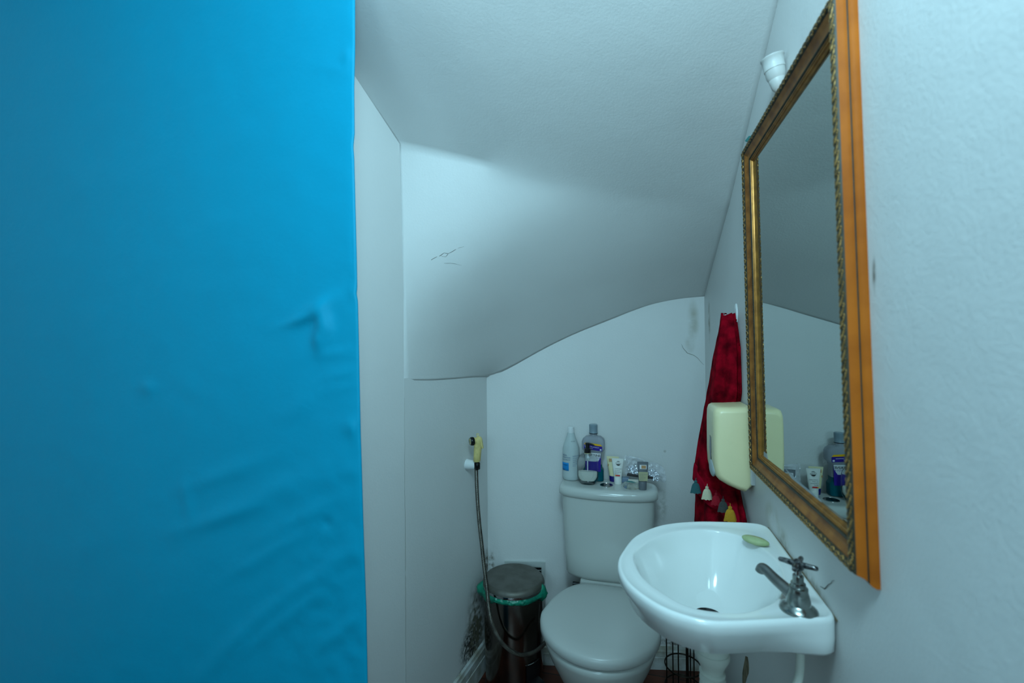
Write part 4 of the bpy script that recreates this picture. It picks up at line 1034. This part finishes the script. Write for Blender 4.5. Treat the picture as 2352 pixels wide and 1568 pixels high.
tflat('price_print', tr, [(-.006, .078), (.0105, .078), (.0105, .089), (-.006, .089)], lambda z: yg(z)-.0008, M['inkgold'], t)
for k in range(4):
    text('lettering', ('body lotion', 'loción', 'corporal', '30 ml')[k], .0058, M['inkgrey'], t, tr(Vector((-.0125, yg(.058-.006*k)-.0012, .0575-.0065*k))), (1, .14, 0), (0, .17, 1))
# clear round pot
c = Vector((-.0065, 1.762, TZ))
t = thing('cosmetic_pot', 'low clear round pot with teal balm in front of the white carton', 'pot', c)
bm = bmesh.new(); lathe(bm, [(0, 0), (.0275, 0), (.030, .003), (.0305, .010), (.029, .0155), (.026, .0175), (.0, .018)], c, n=44); obj('body', bm, M['clearg'], t)
bm = bmesh.new(); prism(bm, [c+Vector((x, y, .0184)) for x, y in ((-.019, .010), (-.010, .019), (.002, .018), (.018, .002), (.006, .000), (-.008, .004))], (0, 0, .0008)); obj('balm', bm, M['potc'], t, label='teal balm seen through the lid', smooth=0)
# carton and packets
c = Vector((.010, 1.798, TZ))
t = thing('carton', 'small white printed carton lying behind the round pot', 'box', c)
bm = bmesh.new(); box(bm, (c.x-.028, c.y-.008, TZ), (c.x+.030, c.y+.010, TZ+.0185), .0012); obj('box_body', bm, M['boxw'], t, smooth=0)
text('lettering', 'crema', .0085, M['inkgold'], t, (c.x-.008, c.y-.0083, TZ+.006), (1, 0, 0), (0, 0, 1))
c = Vector((-.030, 1.826, TZ))
bm = bmesh.new(); box(bm, (c.x-.022, c.y-.012, TZ), (c.x+.016, c.y+.014, TZ+.020), .004); tag(obj('packet', bm, M['packb']), 'blue-grey packet lying right of the white tube', 'packet')
bm = bmesh.new(); prism(bm, [Vector((x, 1.838, TZ+z)) for x, z in ((-.024, .0215), (.055, .0145), (.075, .016), (.07, .024), (-.02, .031))], (0, .012, 0), bev=.002); tag(obj('dark_packet', bm, M['packd']), 'dark flat packet lying beneath the crumpled clear bag', 'packet')
# crumpled clear bag
def bag_pt(u, v):
    x = -.030+.150*u; top = .098-.010*u-.034*max(0, u-.25)
    if u > .9: top -= .15*(u-.9)
    z = TZ+.027*(1-min(1, abs(u-.5)*.2))*(1-v)*(1 if u < .72 else max(.12, 1-(u-.72)*6))+top*v
    p = Vector((x, 0, z))
    y = 1.838+.014*abs(noise.noise(Vector((x*42, z*42, 0))))+.009*noise.noise(Vector((x*28, z*28, 4)))+.008*abs(noise.noise(Vector((x*95+z*30, z*95, 8))))
    return Vector((x+.004*noise.noise(Vector((z*40, 1, u*4))), y, z+.004*noise.noise(Vector((x*50, 5, v*3)))))
bg = thing('clear_bag', 'crumpled shiny clear plastic bag against the wall at the right of the tank lid', 'bag', (.045, 1.846, TZ))
bm = bmesh.new(); g = [[bm.verts.new(bag_pt(i/54, j/34)) for i in range(55)] for j in range(35)]
for a, b in zip(g, g[1:]):
    for i in range(54): bm.faces.new((a[i], a[i+1], b[i+1], b[i]))
g = [[bm.verts.new(bag_pt(i/54, j/34)+Vector((.003, .014+.004*noise.noise(Vector((i*.3, j*.3, 2))), -.002))) for i in range(55)] for j in range(35)]
for a, b in zip(g, g[1:]):
    for i in range(54): bm.faces.new((a[i], a[i+1], b[i+1], b[i]))
obj('film', bm, M['bag'], bg, smooth=25, recalc=False)
for cx_, cz_, wx_, wz_ in ((.004, .044, .020, .019), (.077, .029, .021, .024)):
    bm = bmesh.new(); g = []
    for j in range(31):
        row = []
        for i in range(31):
            a, b = i/15-1, j/15-1
            rr = max(abs(a), abs(b)); q = sqrt(a*a+b*b) or 1
            sc2 = rr/q*(1+.25*noise.noise(Vector((a*2, b*2, cx_*50))))
            x, z = cx_+a*sc2*wx_-.25*b*wx_, cz_+b*sc2*wz_
            P_ = Vector((x*150, z*150, 1))
            row.append(bm.verts.new((x, 1.842+.0045*noise.noise(P_)+.0025*noise.noise(P_*2.3), TZ+max(.0015, z+.002*noise.noise(P_*1.7)))))
        g.append(row)
    for a, b in zip(g, g[1:]):
        for i in range(30): bm.faces.new((a[i], a[i+1], b[i+1], b[i]))
    o = obj('foil_piece', bm, M['foil'], bg, smooth=25, recalc=False, label='silver foil showing through the film')
    s = o.modifiers.new('thick', 'SOLIDIFY'); s.thickness = .0003

# ------------------------------------------------------------------ light
w = bpy.data.worlds.new('sky'); sc.world = w; w.use_nodes = True
bgn = w.node_tree.nodes['Background']; bgn.inputs['Color'].default_value = (.5, .82, 1, 1); bgn.inputs['Strength'].default_value = 1.2
def area(name, loc, tgt, sx, sy, e, col):
    l = bpy.data.lights.new(name, 'AREA'); l.shape = 'RECTANGLE'; l.size = sx; l.size_y = sy; l.energy = e; l.color = col
    o = bpy.data.objects.new(name, l); C.objects.link(o); o.location = loc
    o.rotation_euler = (Vector(tgt)-Vector(loc)).to_track_quat('-Z', 'Y').to_euler(); return o
TINT = (.475, .835, 1.0)
for a, b in WIN:
    area('window_daylight', ((a+b)/2, -2.62, (WZ[0]+WZ[1])/2), ((a+b)/2, 0, (WZ[0]+WZ[1])/2), b-a, WZ[1]-WZ[0], 9, TINT)
pl = bpy.data.lights.new('added_overhead_light', 'POINT'); pl.energy = 38; pl.color = TINT; pl.shadow_soft_size = .13  # added unseen light above the camera, placed to fit wall brightness; no pendant known
plo = bpy.data.objects.new('added_overhead_light', pl); C.objects.link(plo); plo.location = (.0, .08, 2.06)

sc.view_settings.view_transform = 'Standard'; sc.view_settings.look = 'None'; sc.view_settings.gamma = 1; sc.view_settings.exposure = 0
sc.cycles.use_denoising = True
